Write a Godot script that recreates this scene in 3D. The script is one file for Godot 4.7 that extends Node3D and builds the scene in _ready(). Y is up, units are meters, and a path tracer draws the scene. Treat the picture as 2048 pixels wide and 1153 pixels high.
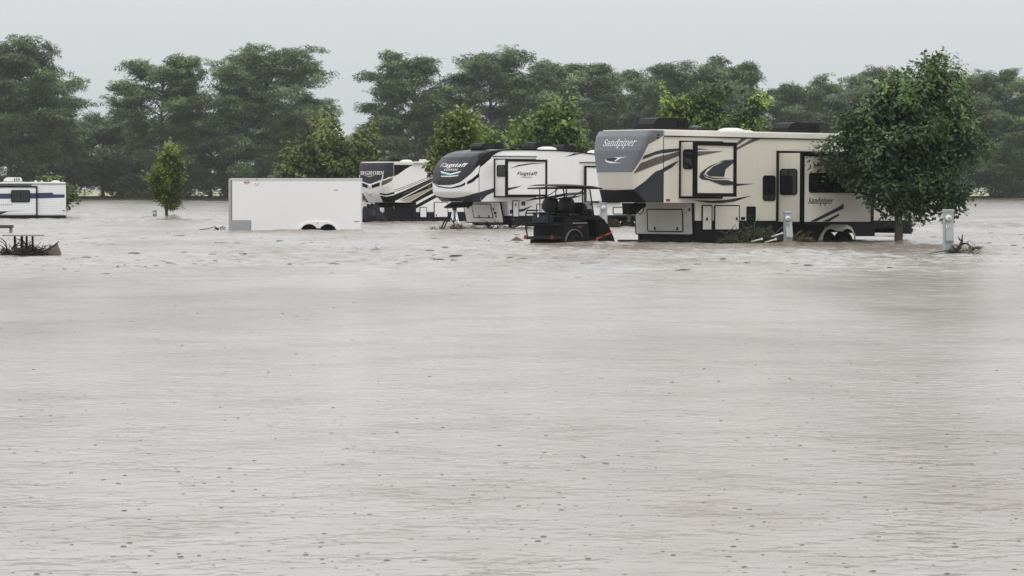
extends Node3D
# A flooded trailer park under a wet overcast sky. Water level is y = 0, metres, the camera looks along -z.

var used := {}
var mats := {}
var grime: NoiseTexture2D
var serif: Font
var serif_light: Font
var sans: Font


# ---------------------------------------------------------------- naming and tagging
func numbered(called: String, parent: Node) -> String:
	var key := str(parent.get_instance_id()) + called
	var n: int = used.get(key, 0)
	used[key] = n + 1
	return called if n == 0 else "%s_%03d" % [called, n]


func tag(o: Node, label := "", category := "", group := "", kind := "") -> void:
	if label != "": o.set_meta("label", label)
	if category != "": o.set_meta("category", category)
	if group != "": o.set_meta("group", group)
	if kind != "": o.set_meta("kind", kind)


func thing(called: String, label: String, category: String, at := Vector3.ZERO, turn := 0.0, group := "") -> Node3D:
	var o := Node3D.new()
	o.name = numbered(called, self)
	add_child(o, true)
	o.position = at
	o.rotation_degrees.y = turn
	tag(o, label, category, group)
	return o


func put(called: String, mesh: Mesh, m: Material, parent: Node) -> MeshInstance3D:
	var o := MeshInstance3D.new()
	o.name = numbered(called, parent)
	o.mesh = mesh
	o.material_override = m
	parent.add_child(o, true)
	return o


func obj(called: String, st: SurfaceTool, m: Material, parent: Node) -> MeshInstance3D:
	st.generate_normals()
	return put(called, st.commit(), m, parent)


func copy_of(o: Node3D, at: Vector3, turn: float, label := "") -> Node3D:
	var c: Node3D = o.duplicate()
	c.name = numbered(String(o.name).rstrip("_0123456789"), self)
	add_child(c, true)
	c.position = at
	c.rotation_degrees.y = turn
	if label != "": c.set_meta("label", label)
	return c


# ---------------------------------------------------------------- materials
func mat(key: String, lin: Color, rough := 0.6, metal := 0.0, dirty := false) -> StandardMaterial3D:
	if mats.has(key): return mats[key]
	var m := StandardMaterial3D.new()
	m.resource_name = key
	m.albedo_color = lin.linear_to_srgb()
	m.roughness = rough
	m.metallic = metal
	if dirty:
		m.albedo_texture = grime
		m.uv1_triplanar = true
		m.uv1_scale = Vector3(0.55, 0.13, 0.55)
	mats[key] = m
	return m


func noise(f: float, oct := 4, sd := 1, type := FastNoiseLite.TYPE_SIMPLEX_SMOOTH) -> FastNoiseLite:
	var n := FastNoiseLite.new()
	n.noise_type = type
	n.frequency = f
	n.fractal_octaves = oct
	n.seed = sd
	return n


func ramp(stops: Array) -> Gradient:
	var g := Gradient.new()
	g.offsets = PackedFloat32Array(stops.map(func(s): return s[0]))
	g.colors = PackedColorArray(stops.map(func(s): return s[1]))
	return g


func noise_tex(n: FastNoiseLite, size: int, g: Gradient, as_normal := false, bump := 4.0) -> NoiseTexture2D:
	var t := NoiseTexture2D.new()
	t.width = size
	t.height = size
	t.seamless = true
	t.noise = n
	if g: t.color_ramp = g
	t.as_normal_map = as_normal
	t.bump_strength = bump
	return t


# ---------------------------------------------------------------- shapes
func st_new(smooth := false) -> SurfaceTool:
	var st := SurfaceTool.new()
	st.begin(Mesh.PRIMITIVE_TRIANGLES)
	st.set_smooth_group(0 if smooth else -1)
	return st


func face(st: SurfaceTool, pts: Array, outward: Vector3) -> void:
	var n := Vector3.ZERO
	for i in range(1, pts.size() - 1):
		n += (pts[i] - pts[0]).cross(pts[i + 1] - pts[0])
	var flip := n.dot(outward) > 0.0
	for i in range(1, pts.size() - 1):
		st.add_vertex(pts[0])
		st.add_vertex(pts[i + 1] if flip else pts[i])
		st.add_vertex(pts[i] if flip else pts[i + 1])


# a box from a to b with chamfered edges
func box(st: SurfaceTool, a: Vector3, b: Vector3, c := 0.0, t := Transform3D.IDENTITY) -> void:
	var lo := Vector3(minf(a.x, b.x), minf(a.y, b.y), minf(a.z, b.z))
	var hi := Vector3(maxf(a.x, b.x), maxf(a.y, b.y), maxf(a.z, b.z))
	var mid := (lo + hi) / 2.0
	var h := (hi - lo) / 2.0
	c = minf(c, minf(h.x, minf(h.y, h.z)) * 0.9)
	for ax in 3:
		var u := (ax + 1) % 3
		var v := (ax + 2) % 3
		for s: float in [-1.0, 1.0]:
			var q := []
			for k in [[-1, -1], [1, -1], [1, 1], [-1, 1]]:
				var p := Vector3.ZERO
				p[ax] = s * h[ax]
				p[u] = k[0] * (h[u] - c)
				p[v] = k[1] * (h[v] - c)
				q.append(t * (mid + p))
			var n := Vector3.ZERO
			n[ax] = s
			face(st, q, t.basis * n)
			if c > 0.0:
				for s2: float in [-1.0, 1.0]:
					var q2 := []
					for k in [[0, -1], [0, 1], [1, 1], [1, -1]]:
						var p := Vector3.ZERO
						p[ax] = s * (h[ax] - (0.0 if k[0] == 0 else c))
						p[u] = s2 * (h[u] - (c if k[0] == 0 else 0.0))
						p[v] = k[1] * (h[v] - c)
						q2.append(t * (mid + p))
					var n2 := Vector3.ZERO
					n2[ax] = s
					n2[u] = s2
					face(st, q2, t.basis * n2)
	if c > 0.0:
		for sx: float in [-1.0, 1.0]:
			for sy: float in [-1.0, 1.0]:
				for sz: float in [-1.0, 1.0]:
					var k := Vector3(sx, sy, sz)
					face(st, [t * (mid + k * Vector3(h.x, h.y - c, h.z - c)), t * (mid + k * Vector3(h.x - c, h.y, h.z - c)), t * (mid + k * Vector3(h.x - c, h.y - c, h.z))], t.basis * k)


func box_obj(called: String, a: Vector3, b: Vector3, m: Material, parent: Node, c := 0.006) -> MeshInstance3D:
	var st := st_new()
	box(st, a, b, c)
	return obj(called, st, m, parent)


# a tube along points with one radius per point
func tube(st: SurfaceTool, pts: Array, radii: Array, sides := 7, capped := true) -> void:
	var rings := []
	var up := Vector3.UP
	for i in pts.size():
		var d: Vector3 = (pts[mini(i + 1, pts.size() - 1)] - pts[maxi(i - 1, 0)]).normalized()
		if absf(d.dot(up)) > 0.95: up = Vector3.RIGHT if absf(d.dot(Vector3.RIGHT)) < 0.9 else Vector3.FORWARD
		var x := d.cross(up).normalized()
		var y := x.cross(d).normalized()
		up = y
		var r: float = radii[mini(i, radii.size() - 1)]
		var ring := []
		for k in sides:
			var a := TAU * k / sides
			ring.append(pts[i] + (x * cos(a) + y * sin(a)) * r)
		rings.append(ring)
	for i in rings.size() - 1:
		for k in sides:
			var k2 := (k + 1) % sides
			var c: Vector3 = (pts[i] + pts[i + 1]) / 2.0
			face(st, [rings[i][k], rings[i][k2], rings[i + 1][k2], rings[i + 1][k]], (rings[i][k] + rings[i + 1][k2]) / 2.0 - c)
	if capped:
		face(st, rings[0], pts[0] - pts[1])
		face(st, rings[-1], pts[-1] - pts[-2])


func tube_obj(called: String, pts: Array, r: float, m: Material, parent: Node, sides := 8) -> MeshInstance3D:
	var st := st_new(true)
	tube(st, pts, [r], sides)
	return obj(called, st, m, parent)


# a lathe about an axis: profile points are (distance from the axis, along the axis)
func lathe(st: SurfaceTool, profile: Array, at: Vector3, axis: Vector3, sides := 20) -> void:
	var x := axis.cross(Vector3.UP if absf(axis.y) < 0.9 else Vector3.RIGHT).normalized()
	var y := axis.cross(x).normalized()
	for i in profile.size() - 1:
		var p: Vector2 = profile[i]
		var q: Vector2 = profile[i + 1]
		var along := Vector2(q.y - p.y, p.x - q.x)
		for k in sides:
			var d0 := x * cos(TAU * k / sides) + y * sin(TAU * k / sides)
			var d1 := x * cos(TAU * (k + 1) / sides) + y * sin(TAU * (k + 1) / sides)
			var pts := [at + d0 * p.x + axis * p.y]
			if p.x > 1e-5: pts.append(at + d1 * p.x + axis * p.y)
			pts.append(at + d1 * q.x + axis * q.y)
			if q.x > 1e-5: pts.append(at + d0 * q.x + axis * q.y)
			if pts.size() > 2: face(st, pts, (d0 + d1) * along.x + axis * along.y)


func tri_list(poly: PackedVector2Array) -> PackedInt32Array:
	return Geometry2D.triangulate_polygon(poly)


# a polygon in (u, v) extruded from z0 to z1
func prism(st: SurfaceTool, pts: Array, z0: float, z1: float) -> void:
	var poly := PackedVector2Array(pts)
	var ids := tri_list(poly)
	for i in range(0, ids.size(), 3):
		for z: float in [z0, z1]:
			face(st, [Vector3(poly[ids[i]].x, poly[ids[i]].y, z), Vector3(poly[ids[i + 1]].x, poly[ids[i + 1]].y, z), Vector3(poly[ids[i + 2]].x, poly[ids[i + 2]].y, z)], Vector3(0, 0, 1 if (z > (z0 + z1) / 2.0) else -1))
	var cw := Geometry2D.is_polygon_clockwise(poly)
	for i in poly.size():
		var a := poly[i]
		var b := poly[(i + 1) % poly.size()]
		var o := Vector2(b.y - a.y, a.x - b.x)
		if cw: o = -o
		face(st, [Vector3(a.x, a.y, z0), Vector3(b.x, b.y, z0), Vector3(b.x, b.y, z1), Vector3(a.x, a.y, z1)], Vector3(o.x, o.y, 0))


func prism_obj(called: String, pts: Array, z0: float, z1: float, m: Material, parent: Node) -> MeshInstance3D:
	var st := st_new()
	prism(st, pts, z0, z1)
	return obj(called, st, m, parent)


func v2(flat: Array) -> Array:
	var out := []
	for i in range(0, flat.size(), 2): out.append(Vector2(flat[i], flat[i + 1]))
	return out


# a rounded rectangle as a polygon
func rr(u0: float, u1: float, w0: float, w1: float, r: float, n := 4) -> Array:
	var out := []
	for c in [[u1 - r, w1 - r, 0.0], [u0 + r, w1 - r, PI / 2], [u0 + r, w0 + r, PI], [u1 - r, w0 + r, PI * 1.5]]:
		for k in n + 1:
			var a: float = c[2] + PI / 2 * k / n
			out.append(Vector2(c[0] + r * cos(a), c[1] + r * sin(a)))
	return out


# a ring between two polygons of equal length, extruded
func ring(st: SurfaceTool, outer: Array, inner: Array, z0: float, z1: float) -> void:
	var n := outer.size()
	for i in n:
		var j := (i + 1) % n
		var mid: Vector2 = (outer[i] + outer[j] - inner[i] - inner[j]) / 4.0
		var o := Vector3(mid.x, mid.y, 0)
		face(st, [v3(outer[i], z1), v3(outer[j], z1), v3(inner[j], z1), v3(inner[i], z1)], Vector3.BACK)
		face(st, [v3(outer[i], z0), v3(outer[j], z0), v3(outer[j], z1), v3(outer[i], z1)], o)
		face(st, [v3(inner[i], z0), v3(inner[j], z0), v3(inner[j], z1), v3(inner[i], z1)], -o)


func v3(p: Vector2, z: float) -> Vector3:
	return Vector3(p.x, p.y, z)


# a thin sheet over any surface: the polygon is cut fine and carried over by the map
func sheet(pts: Array, carry: Callable, step: Vector2, outward := Vector3.ZERO) -> SurfaceTool:
	var st := st_new(true)
	var poly := PackedVector2Array(pts)
	var ids := tri_list(poly)
	var todo := []
	for i in range(0, ids.size(), 3): todo.append([poly[ids[i]], poly[ids[i + 1]], poly[ids[i + 2]]])
	tris_over(st, todo, carry, step, outward)
	return st


func tris_over(st: SurfaceTool, todo: Array, carry: Callable, step: Vector2, outward: Vector3) -> void:
	while todo.size():
		var t: Array = todo.pop_back()
		var cut := -1
		var most := 1.0
		for k in 3:
			var e: Vector2 = ((t[(k + 1) % 3] - t[k]) / step).abs()
			var l := maxf(e.x, e.y)
			if l > most:
				most = l
				cut = k
		if cut >= 0:
			var m: Vector2 = (t[cut] + t[(cut + 1) % 3]) / 2.0
			todo.append([t[cut], m, t[(cut + 2) % 3]])
			todo.append([m, t[(cut + 1) % 3], t[(cut + 2) % 3]])
		else:
			face(st, [carry.call(t[0]), carry.call(t[1]), carry.call(t[2])], outward)


# lettering as flat triangles scaled into the unit box
func letters(text: String, font: Font, slant: float) -> Array:
	var tm := TextMesh.new()
	tm.text = text
	tm.font = font
	tm.font_size = 48
	tm.pixel_size = 0.01
	tm.depth = 0.05
	tm.curve_step = 1.0
	var a := tm.get_mesh_arrays()
	var vs: PackedVector3Array = a[Mesh.ARRAY_VERTEX]
	var ns: PackedVector3Array = a[Mesh.ARRAY_NORMAL]
	var ix = a[Mesh.ARRAY_INDEX]
	if ix == null or ix.size() == 0: ix = PackedInt32Array(range(vs.size()))
	var tris := []
	var lo := Vector2(1e9, 1e9)
	var hi := -lo
	for i in range(0, ix.size(), 3):
		if ns[ix[i]].z < 0.5: continue
		var t := []
		for k in 3:
			var p := vs[ix[i + k]]
			var q := Vector2(p.x + slant * p.y, p.y)
			lo = lo.min(q)
			hi = hi.max(q)
			t.append(q)
		tris.append(t)
	for t in tris:
		for k in 3: t[k] = (t[k] - lo) / (hi - lo)
	return tris


func flat_text(called: String, text: String, font: Font, slant: float, u0: float, u1: float, w0: float, w1: float, z: float, m: Material, parent: Node) -> void:
	var st := st_new()
	tris_over(st, letters(text, font, slant), func(p: Vector2): return Vector3(lerpf(u0, u1, p.x), lerpf(w0, w1, p.y), z), Vector2(9, 9), Vector3.BACK)
	obj(called, st, m, parent)


func decal(called: String, flat: Array, z: float, m: Material, parent: Node) -> void:
	var st := st_new()
	var poly := PackedVector2Array(v2(flat))
	var ids := tri_list(poly)
	for i in range(0, ids.size(), 3):
		face(st, [v3(poly[ids[i]], z), v3(poly[ids[i + 1]], z), v3(poly[ids[i + 2]], z)], Vector3.BACK)
	obj(called, st, m, parent)


# the moulded nose of a trailer: rows of (height, seam u, nose u, inset of the front corners)
class Nose:
	var rows: Array
	var width: float
	var soft: float
	var bow: float

	func row(v: float) -> Vector3:
		for i in rows.size() - 1:
			if v <= rows[i + 1][0]:
				var k := clampf((v - rows[i][0]) / (rows[i + 1][0] - rows[i][0]), 0, 1)
				return Vector3(lerpf(rows[i][1], rows[i + 1][1], k), lerpf(rows[i][2], rows[i + 1][2], k), lerpf(rows[i][3], rows[i + 1][3], k))
		return Vector3(rows[-1][1], rows[-1][2], rows[-1][3])

	func raw(s: float, r: Vector3) -> Vector2:
		s = clampf(s, 0, 1)
		if s < 0.3: return Vector2(lerpf(r.x, r.y, s / 0.3), -r.z * s / 0.3)
		if s > 0.7: return Vector2(lerpf(r.x, r.y, (1 - s) / 0.3), -width + r.z * (1 - s) / 0.3)
		var k := (s - 0.3) / 0.4
		return Vector2(r.y - bow * 4 * k * (1 - k), -r.z - (width - 2 * r.z) * k)

	func at(s: float, v: float) -> Vector3:
		var r := row(v)
		var b := raw(s, r)
		var w := minf(1.0, minf(s, 1.0 - s) / soft)
		b += (raw(s - soft, r) + raw(s + soft, r) - 2.0 * raw(s, r)) / 4.0 * maxf(w, 0.0)
		return Vector3(b.x, v, b.y)

	func over(s: float, v: float, lift: float) -> Vector3:
		var p := at(s, v)
		if lift == 0.0: return p
		var top: float = rows[-1][0]
		var low: float = rows[0][0]
		var ds := at(minf(s + 0.01, 1), v) - at(maxf(s - 0.01, 0), v)
		var dv := at(s, minf(v + 0.03, top)) - at(s, maxf(v - 0.03, low))
		return p + dv.cross(ds).normalized() * lift


func nose_body(called: String, n: Nose, m: Material, parent: Node, v_from := -1.0, v_to := 99.0, roof_lift := 0.02) -> MeshInstance3D:
	var st := st_new(true)
	var v0: float = maxf(n.rows[0][0], v_from)
	var v1: float = minf(n.rows[-1][0], v_to)
	var ns := 80
	var nv := 44
	var mid := Vector3(0.8, (v0 + v1) / 2, -n.width / 2)
	for j in nv:
		for i in ns:
			var a := n.at(float(i) / ns, lerpf(v0, v1, float(j) / nv))
			var b := n.at(float(i + 1) / ns, lerpf(v0, v1, float(j) / nv))
			var c := n.at(float(i + 1) / ns, lerpf(v0, v1, float(j + 1) / nv))
			var d := n.at(float(i) / ns, lerpf(v0, v1, float(j + 1) / nv))
			face(st, [a, b, c, d], (a + c) / 2 - mid)
	# lid and underside
	for e in [[v1, Vector3.UP, roof_lift], [v0, Vector3.DOWN, 0.0]]:
		var c0 := Vector3(n.row(e[0]).x, e[0] + e[2], -n.width / 2)
		for i in ns:
			face(st, [n.at(float(i) / ns, e[0]), n.at(float(i + 1) / ns, e[0]), c0], e[1])
	return obj(called, st, m, parent)


func nose_decal(called: String, n: Nose, flat: Array, m: Material, parent: Node, lift := 0.006) -> void:
	obj(called, sheet(v2(flat), func(p: Vector2): return n.over(clampf(p.x, 0, 1), p.y, lift), Vector2(0.0125, 0.06), Vector3(-0.7, 0.05, 0.7)), m, parent)


func nose_text(called: String, n: Nose, text: String, font: Font, slant: float, s0: float, s1: float, w0: float, w1: float, m: Material, parent: Node) -> void:
	var st := st_new()
	tris_over(st, letters(text, font, slant), func(p: Vector2): return n.over(lerpf(s0, s1, p.x), lerpf(w0, w1, p.y), 0.014), Vector2(0.25, 1.0), Vector3(-0.7, 0.05, 0.7))
	obj(called, st, m, parent)


# a band between two lines of points in the nose's (s, v)
func band(upper: Array, lower: Array) -> Array:
	var low := lower.duplicate()
	var out := v2(upper)
	var l := v2(low)
	l.reverse()
	var flat := []
	for p in out + l: flat.append_array([p.x, p.y])
	return flat


func line_band(flat: Array, w: float, horizontal := false) -> Array:
	var up := []
	var lo := []
	for i in range(0, flat.size(), 2):
		var d := Vector2(w / 2, 0) if horizontal else Vector2(0, w / 2)
		up.append_array([flat[i] + d.x, flat[i + 1] + d.y])
		lo.append_array([flat[i] - d.x, flat[i + 1] - d.y])
	return band(up, lo)
const WATER_R := 0.352
const WATER_G := 0.33
const WATER_B := 0.304
const WATER_BUMP := 0.48


func _ready() -> void:
	# ---- camera: a phone's long lens, 1.55 m above the water, tipped down a little
	var cam := Camera3D.new()
	cam.name = "camera"
	cam.fov = 10.137
	cam.near = 0.5
	cam.far = 6000.0
	cam.position = Vector3(0, 1.55, 0)
	cam.rotation_degrees.x = -1.714
	add_child(cam)
	cam.current = true
	# ---- sky: even rain cloud, a little brighter overhead
	var sm := ProceduralSkyMaterial.new()
	sm.sky_top_color = Color(1.5, 1.52, 1.55).linear_to_srgb()
	sm.sky_horizon_color = Color(0.572, 0.6, 0.622).linear_to_srgb()
	sm.sky_curve = 0.25
	sm.ground_bottom_color = Color(0.3, 0.28, 0.26)
	sm.ground_horizon_color = Color(0.6, 0.6, 0.6)
	sm.sun_angle_max = 1.0
	sm.sky_cover = noise_tex(noise(0.006, 4, 3), 1024, ramp([[0.0, Color(0, 0, 0)], [1.0, Color(0.22, 0.22, 0.22)]]))
	sm.sky_cover_modulate = Color(1, 1, 1, 0.25)
	var env := Environment.new()
	env.background_mode = Environment.BG_SKY
	env.sky = Sky.new()
	env.sky.sky_material = sm
	env.tonemap_mode = Environment.TONE_MAPPER_LINEAR
	env.tonemap_exposure = 1.0
	env.sdfgi_enabled = true
	env.ssao_enabled = true
	env.ssil_enabled = true
	env.fog_enabled = true
	env.fog_density = 0.000145
	env.fog_light_color = Color(0.88, 0.9, 0.89)
	var we := WorldEnvironment.new()
	we.name = "world"
	we.environment = env
	add_child(we)
	var sun := DirectionalLight3D.new()
	sun.name = "veiled_sun"
	sun.light_energy = 0.38
	sun.light_angular_distance = 30.0
	sun.light_color = Color(1.0, 0.985, 0.96)
	sun.rotation_degrees = Vector3(-62, 24, 0)
	sun.shadow_enabled = true
	add_child(sun)

	# ---- materials
	grime = noise_tex(noise(0.012, 5, 61), 512, ramp([[0.0, Color(0.975, 0.972, 0.965)], [0.5, Color(0.992, 0.99, 0.988)], [1.0, Color(1, 1, 1)]]))
	var f := SystemFont.new()
	f.font_names = PackedStringArray(["Droid Serif"])
	f.font_weight = 700
	serif = f
	f = SystemFont.new()
	f.font_names = PackedStringArray(["Droid Serif"])
	serif_light = f
	f = SystemFont.new()
	f.font_names = PackedStringArray(["Droid Sans"])
	f.font_weight = 700
	sans = f
	make_trailer_materials()
	mat("dull_white", Color(0.62, 0.63, 0.64), 0.5)
	mat("tread_plate", Color(0.36, 0.37, 0.38), 0.4, 0.3)
	mat("red_print", Color(0.3, 0.03, 0.04), 0.5)
	mat("canopy_grey", Color(0.02, 0.021, 0.023), 0.6)
	mat("seat_vinyl", Color(0.01, 0.01, 0.012), 0.5)
	mat("cart_body", Color(0.008, 0.008, 0.01), 0.35)
	mat("foot_grey", Color(0.025, 0.025, 0.027), 0.6)
	mat("tarp_black", Color(0.009, 0.01, 0.012), 0.6)
	mat("strap_orange", Color(0.55, 0.09, 0.03), 0.7)
	mat("cooler_blue", Color(0.009, 0.016, 0.036), 0.5)
	mat("pedestal_grey", Color(0.36, 0.41, 0.42), 0.45, 0, true)
	mat("table_grey", Color(0.3, 0.3, 0.29), 0.7)
	mat("worn_board", Color(0.2, 0.17, 0.15), 0.8)
	for k in ["black_trim", "black_skirt", "black_paint", "charcoal_paint", "cart_body", "tarp_black", "seat_vinyl", "rubber", "canopy_grey", "foot_grey", "roof_plastic"]:
		mats[k].metallic_specular = 0.24
	for k in ["cart_body", "tarp_black", "seat_vinyl"]:
		mats[k].metallic_specular = 0.27
		mats[k].roughness = 0.35
	var cp := mat("clear_pane", Color(0.9, 0.92, 0.93), 0.03)
	cp.transparency = BaseMaterial3D.TRANSPARENCY_ALPHA
	cp.albedo_color.a = 0.08
	var mp := mat("milky_pane", Color(0.85, 0.86, 0.85), 0.4)
	mp.transparency = BaseMaterial3D.TRANSPARENCY_ALPHA
	mp.albedo_color.a = 0.62

	# ---- setting
	build_water()
	build_bank()
	build_trees()
	# ---- trailers
	cream_trailer()
	white_trailer()
	gold_trailer()
	cargo_trailer()
	striped_trailer()
	# ---- other things
	golf_cart()
	meter_post("grey meter pedestal right of the leafy tree, numbered, roots heaped at its foot", Vector3(px(1897, 79.4), 0, -79.4), 8, 1.1, "12", 0.03)
	meter_post("grey meter pedestal in front of the cream trailer's rear slide, its flap hanging open", Vector3(px(1576, 95.6), 0, -95.6), 8, 0.95, "11", 0.16)
	meter_post("pale meter pedestal behind the golf cart's windshield", Vector3(px(1207, 112.0), 0, -112.0), 12, 1.18, "", 0.02)
	meter_post("far small meter pedestal left of the yellow green sapling", Vector3(px(309, 186.0), 0, -186.0), 0, 0.45, "", 0.02)
	picnic_table()
	build_debris()
	build_rain(null)


# ---------------------------------------------------------------- water
var swell: FastNoiseLite
var chop: FastNoiseLite
var rough_zone: FastNoiseLite


func water_height(x: float, d: float) -> float:
	# rougher where the current breaks around the parked trailers and far out in midstream
	var busy := smoothstep(50.0, 84.0, d) * (1.0 - 0.35 * smoothstep(220.0, 330.0, d))
	var calm := 0.35 + 0.65 * smoothstep(-0.25, 0.45, rough_zone.get_noise_2d(x * 0.6, d * 0.35))
	var h := swell.get_noise_2d(x, d * 1.6) * (0.008 + 0.085 * busy) * calm
	h += chop.get_noise_2d(x, d * 1.8) * (0.004 + 0.1 * busy) * calm
	h += 0.28 * smoothstep(380.0, 440.0, d) * absf(rough_zone.get_noise_2d(x * 0.5 + 90.0, d * 1.2))
	# the water heaps up where it meets the white cargo trailer and the small tree
	h += 0.05 * exp(-pow((d - 125.6) / 0.8, 2.0)) * (1.0 if x > -11.6 and x < -5.5 else 0.0) * (0.6 + swell.get_noise_2d(x * 2.0, 3.0))
	for q in [[10.68, 79.2, 0.35], [8.13, 95.3, 0.4], [11.75, 98.0, 0.5]]:
		h += 0.07 * exp(-(pow((x - q[0]) / q[2], 2.0) + pow((d - q[1]) / 0.4, 2.0)))
	h += 0.16 * exp(-(pow((x + 19.2) / 1.6, 2.0) + pow((d - 182.0) / 2.2, 2.0)))
	h += 0.10 * exp(-(pow((x - 2.1) / 1.2, 2.0) + pow((d - 93.2) / 0.7, 2.0)))
	return h


func build_water() -> void:
	swell = noise(0.22, 3, 11)
	chop = noise(0.9, 3, 12)
	rough_zone = noise(0.03, 3, 13)
	var ds := []
	for d in [-400.0, -150.0, -60.0, -25.0, -8.0, 2.0, 7.0]: ds.append(d)
	var d0 := 9.5
	while d0 < 575.0:
		ds.append(d0)
		d0 += clampf(d0 * 0.0085, 0.08, 0.24 if d0 < 170.0 else 6.0)
	var cols := 330
	var vs := PackedVector3Array()
	var uv := PackedVector2Array()
	var ix := PackedInt32Array()
	for d: float in ds:
		for c in cols + 1:
			var t := 2.0 * c / cols - 1.0
			var a := absf(t)
			var inner := 0.215 * maxf(d, 8.0) + 1.5
			var x := signf(t) * (inner * a / 0.86 if a < 0.86 else inner + (a - 0.86) / 0.14 * (380.0 - inner * 0.3))
			vs.append(Vector3(x, water_height(x, d) if d > 8.0 else 0.0, -d))
			uv.append(Vector2(x, d) / 9.0)
	for j in ds.size() - 1:
		for c in cols:
			var p := j * (cols + 1) + c
			ix.append_array(PackedInt32Array([p, p + cols + 1, p + 1, p + 1, p + cols + 1, p + cols + 2]))
	var st := SurfaceTool.new()
	st.begin(Mesh.PRIMITIVE_TRIANGLES)
	st.set_smooth_group(0)
	for i in vs.size():
		st.set_uv(uv[i])
		st.set_uv2(Vector2(vs[i].x / 19.0, vs[i].z / 70.0))
		st.add_vertex(vs[i])
	for i in ix: st.add_index(i)
	st.generate_normals()
	var m := StandardMaterial3D.new()
	m.resource_name = "muddy_water"
	m.albedo_color = Color(WATER_R, WATER_G, WATER_B).linear_to_srgb()
	m.roughness = 0.2
	m.metallic_specular = 0.42
	# silt drifting in streaks
	m.albedo_texture = noise_tex(noise(0.004, 5, 21), 1024, ramp([[0.0, Color(0.86, 0.82, 0.79)], [0.42, Color(0.97, 0.96, 0.95)], [0.6, Color(1, 1, 1)], [1.0, Color(0.93, 0.9, 0.88)]]))
	# broad drifts of darker, redder silt
	m.detail_enabled = true
	m.detail_blend_mode = BaseMaterial3D.BLEND_MODE_MUL
	m.detail_uv_layer = BaseMaterial3D.DETAIL_UV_2
	m.detail_albedo = noise_tex(noise(0.005, 4, 23), 512, ramp([[0.0, Color(0.76, 0.7, 0.655)], [0.4, Color(0.93, 0.905, 0.885)], [0.65, Color(1, 1, 1)]]))
	m.normal_enabled = true
	m.normal_texture = ripple_map()
	m.normal_scale = WATER_BUMP
	var w := put("flood_water", st.commit(), m, self)
	tag(w, "brown flood water covering the whole park", "", "", "structure")


# ripples come in scattered patches with calm water between them
func ripple_map() -> ImageTexture:
	var size := 1024
	var fine := noise(0.05, 3, 22).get_seamless_image(size, size)
	var where := noise(0.009, 3, 24).get_seamless_image(size, size)
	var a := fine.get_data()
	var c := noise(0.022, 3, 25).get_seamless_image(size, size).get_data()
	var b := where.get_data()
	for i in a.size():
		var k := smoothstep(0.47, 0.8, b[i] / 255.0)
		a[i] = int(clampf(128.0 + (a[i] - 128.0) * (0.12 + 0.7 * k) + (c[i] - 128.0) * (0.14 + 0.86 * k), 0, 255))
	var im := Image.create_from_data(size, size, false, Image.FORMAT_L8, a)
	im.convert(Image.FORMAT_RGBA8)
	im.bump_map_to_normal_map(7.0)
	return ImageTexture.create_from_image(im)


# small splashes where rain hits the water: a crater with a raised rim and a droplet column
func build_rain(water_m: Material) -> void:
	var st := st_new(true)
	lathe(st, [Vector2(1.8, -0.02), Vector2(1.3, 0.1), Vector2(1.0, 0.4), Vector2(0.8, 0.3), Vector2(0.45, -0.02), Vector2(0.2, 0.1), Vector2(0.0, 0.45)], Vector3.ZERO, Vector3.UP, 12)
	st.generate_normals()
	var rng := RandomNumberGenerator.new()
	rng.seed = 77
	var mm := MultiMesh.new()
	mm.transform_format = MultiMesh.TRANSFORM_3D
	mm.mesh = st.commit()
	var at := []
	for i in 2400:
		var d := 10075.0 / lerpf(150.0, 860.0, pow(rng.randf(), 0.85))
		var x := rng.randf_range(-0.19, 0.19) * d
		var r := (0.0028 + 0.008 * pow(rng.randf(), 3.2)) * (1.0 + d * 0.008)
		at.append(Transform3D(Basis.from_euler(Vector3(0, rng.randf() * TAU, 0)).scaled(Vector3(r, r * rng.randf_range(0.5, 1.3), r)), Vector3(x, water_height(x, d) - 0.001, -d)))
	# wavelets: short steep crests in loose clusters, larger where the current breaks round the trailers
	var crests := []
	for k in 640:
		var far := k > 290
		var d0 := 10075.0 / (rng.randf_range(22.0, 150.0) if far else lerpf(160.0, 800.0, rng.randf()))
		var x0 := rng.randf_range(-0.17, 0.17) * d0
		for q in rng.randi_range(2, 7):
			var d := d0 * (1.0 + rng.randf_range(-0.03, 0.03))
			var x := x0 + rng.randf_range(-0.014, 0.014) * d
			var w := rng.randf_range(0.0003, 0.0013) * d * (1.0 if far else 0.8)
			(crests if far else at).append(Transform3D(Basis.from_euler(Vector3(0, rng.randf_range(-0.35, 0.35), 0)).scaled_local(Vector3(w, 0.02 + 0.03 * rng.randf() if far else 0.006 + 0.0045 * rng.randf(), w * 0.5)), Vector3(x, water_height(x, d) - 0.003, -d)))
	mm.instance_count = at.size()
	for i in at.size(): mm.set_instance_transform(i, at[i])
	var o := MultiMeshInstance3D.new()
	o.name = "rain_splashes"
	o.multimesh = mm
	var mm2 := MultiMesh.new()
	mm2.transform_format = MultiMesh.TRANSFORM_3D
	mm2.mesh = mm.mesh
	mm2.instance_count = crests.size()
	for i in crests.size(): mm2.set_instance_transform(i, crests[i])
	var o2 := MultiMeshInstance3D.new()
	o2.name = "current_wavelets"
	o2.multimesh = mm2
	o2.material_override = mat("wavelet_water", Color(0.26, 0.225, 0.195), 0.3)
	add_child(o2, true)
	tag(o2, "short brown wavelets where the current breaks round the trailers", "wavelets", "", "stuff")
	o.material_override = mat("splash_water", Color(0.13, 0.115, 0.1), 0.4)
	add_child(o, true)
	tag(o, "tiny rain splashes dotting the near flood water", "rain splashes", "", "stuff")


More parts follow.
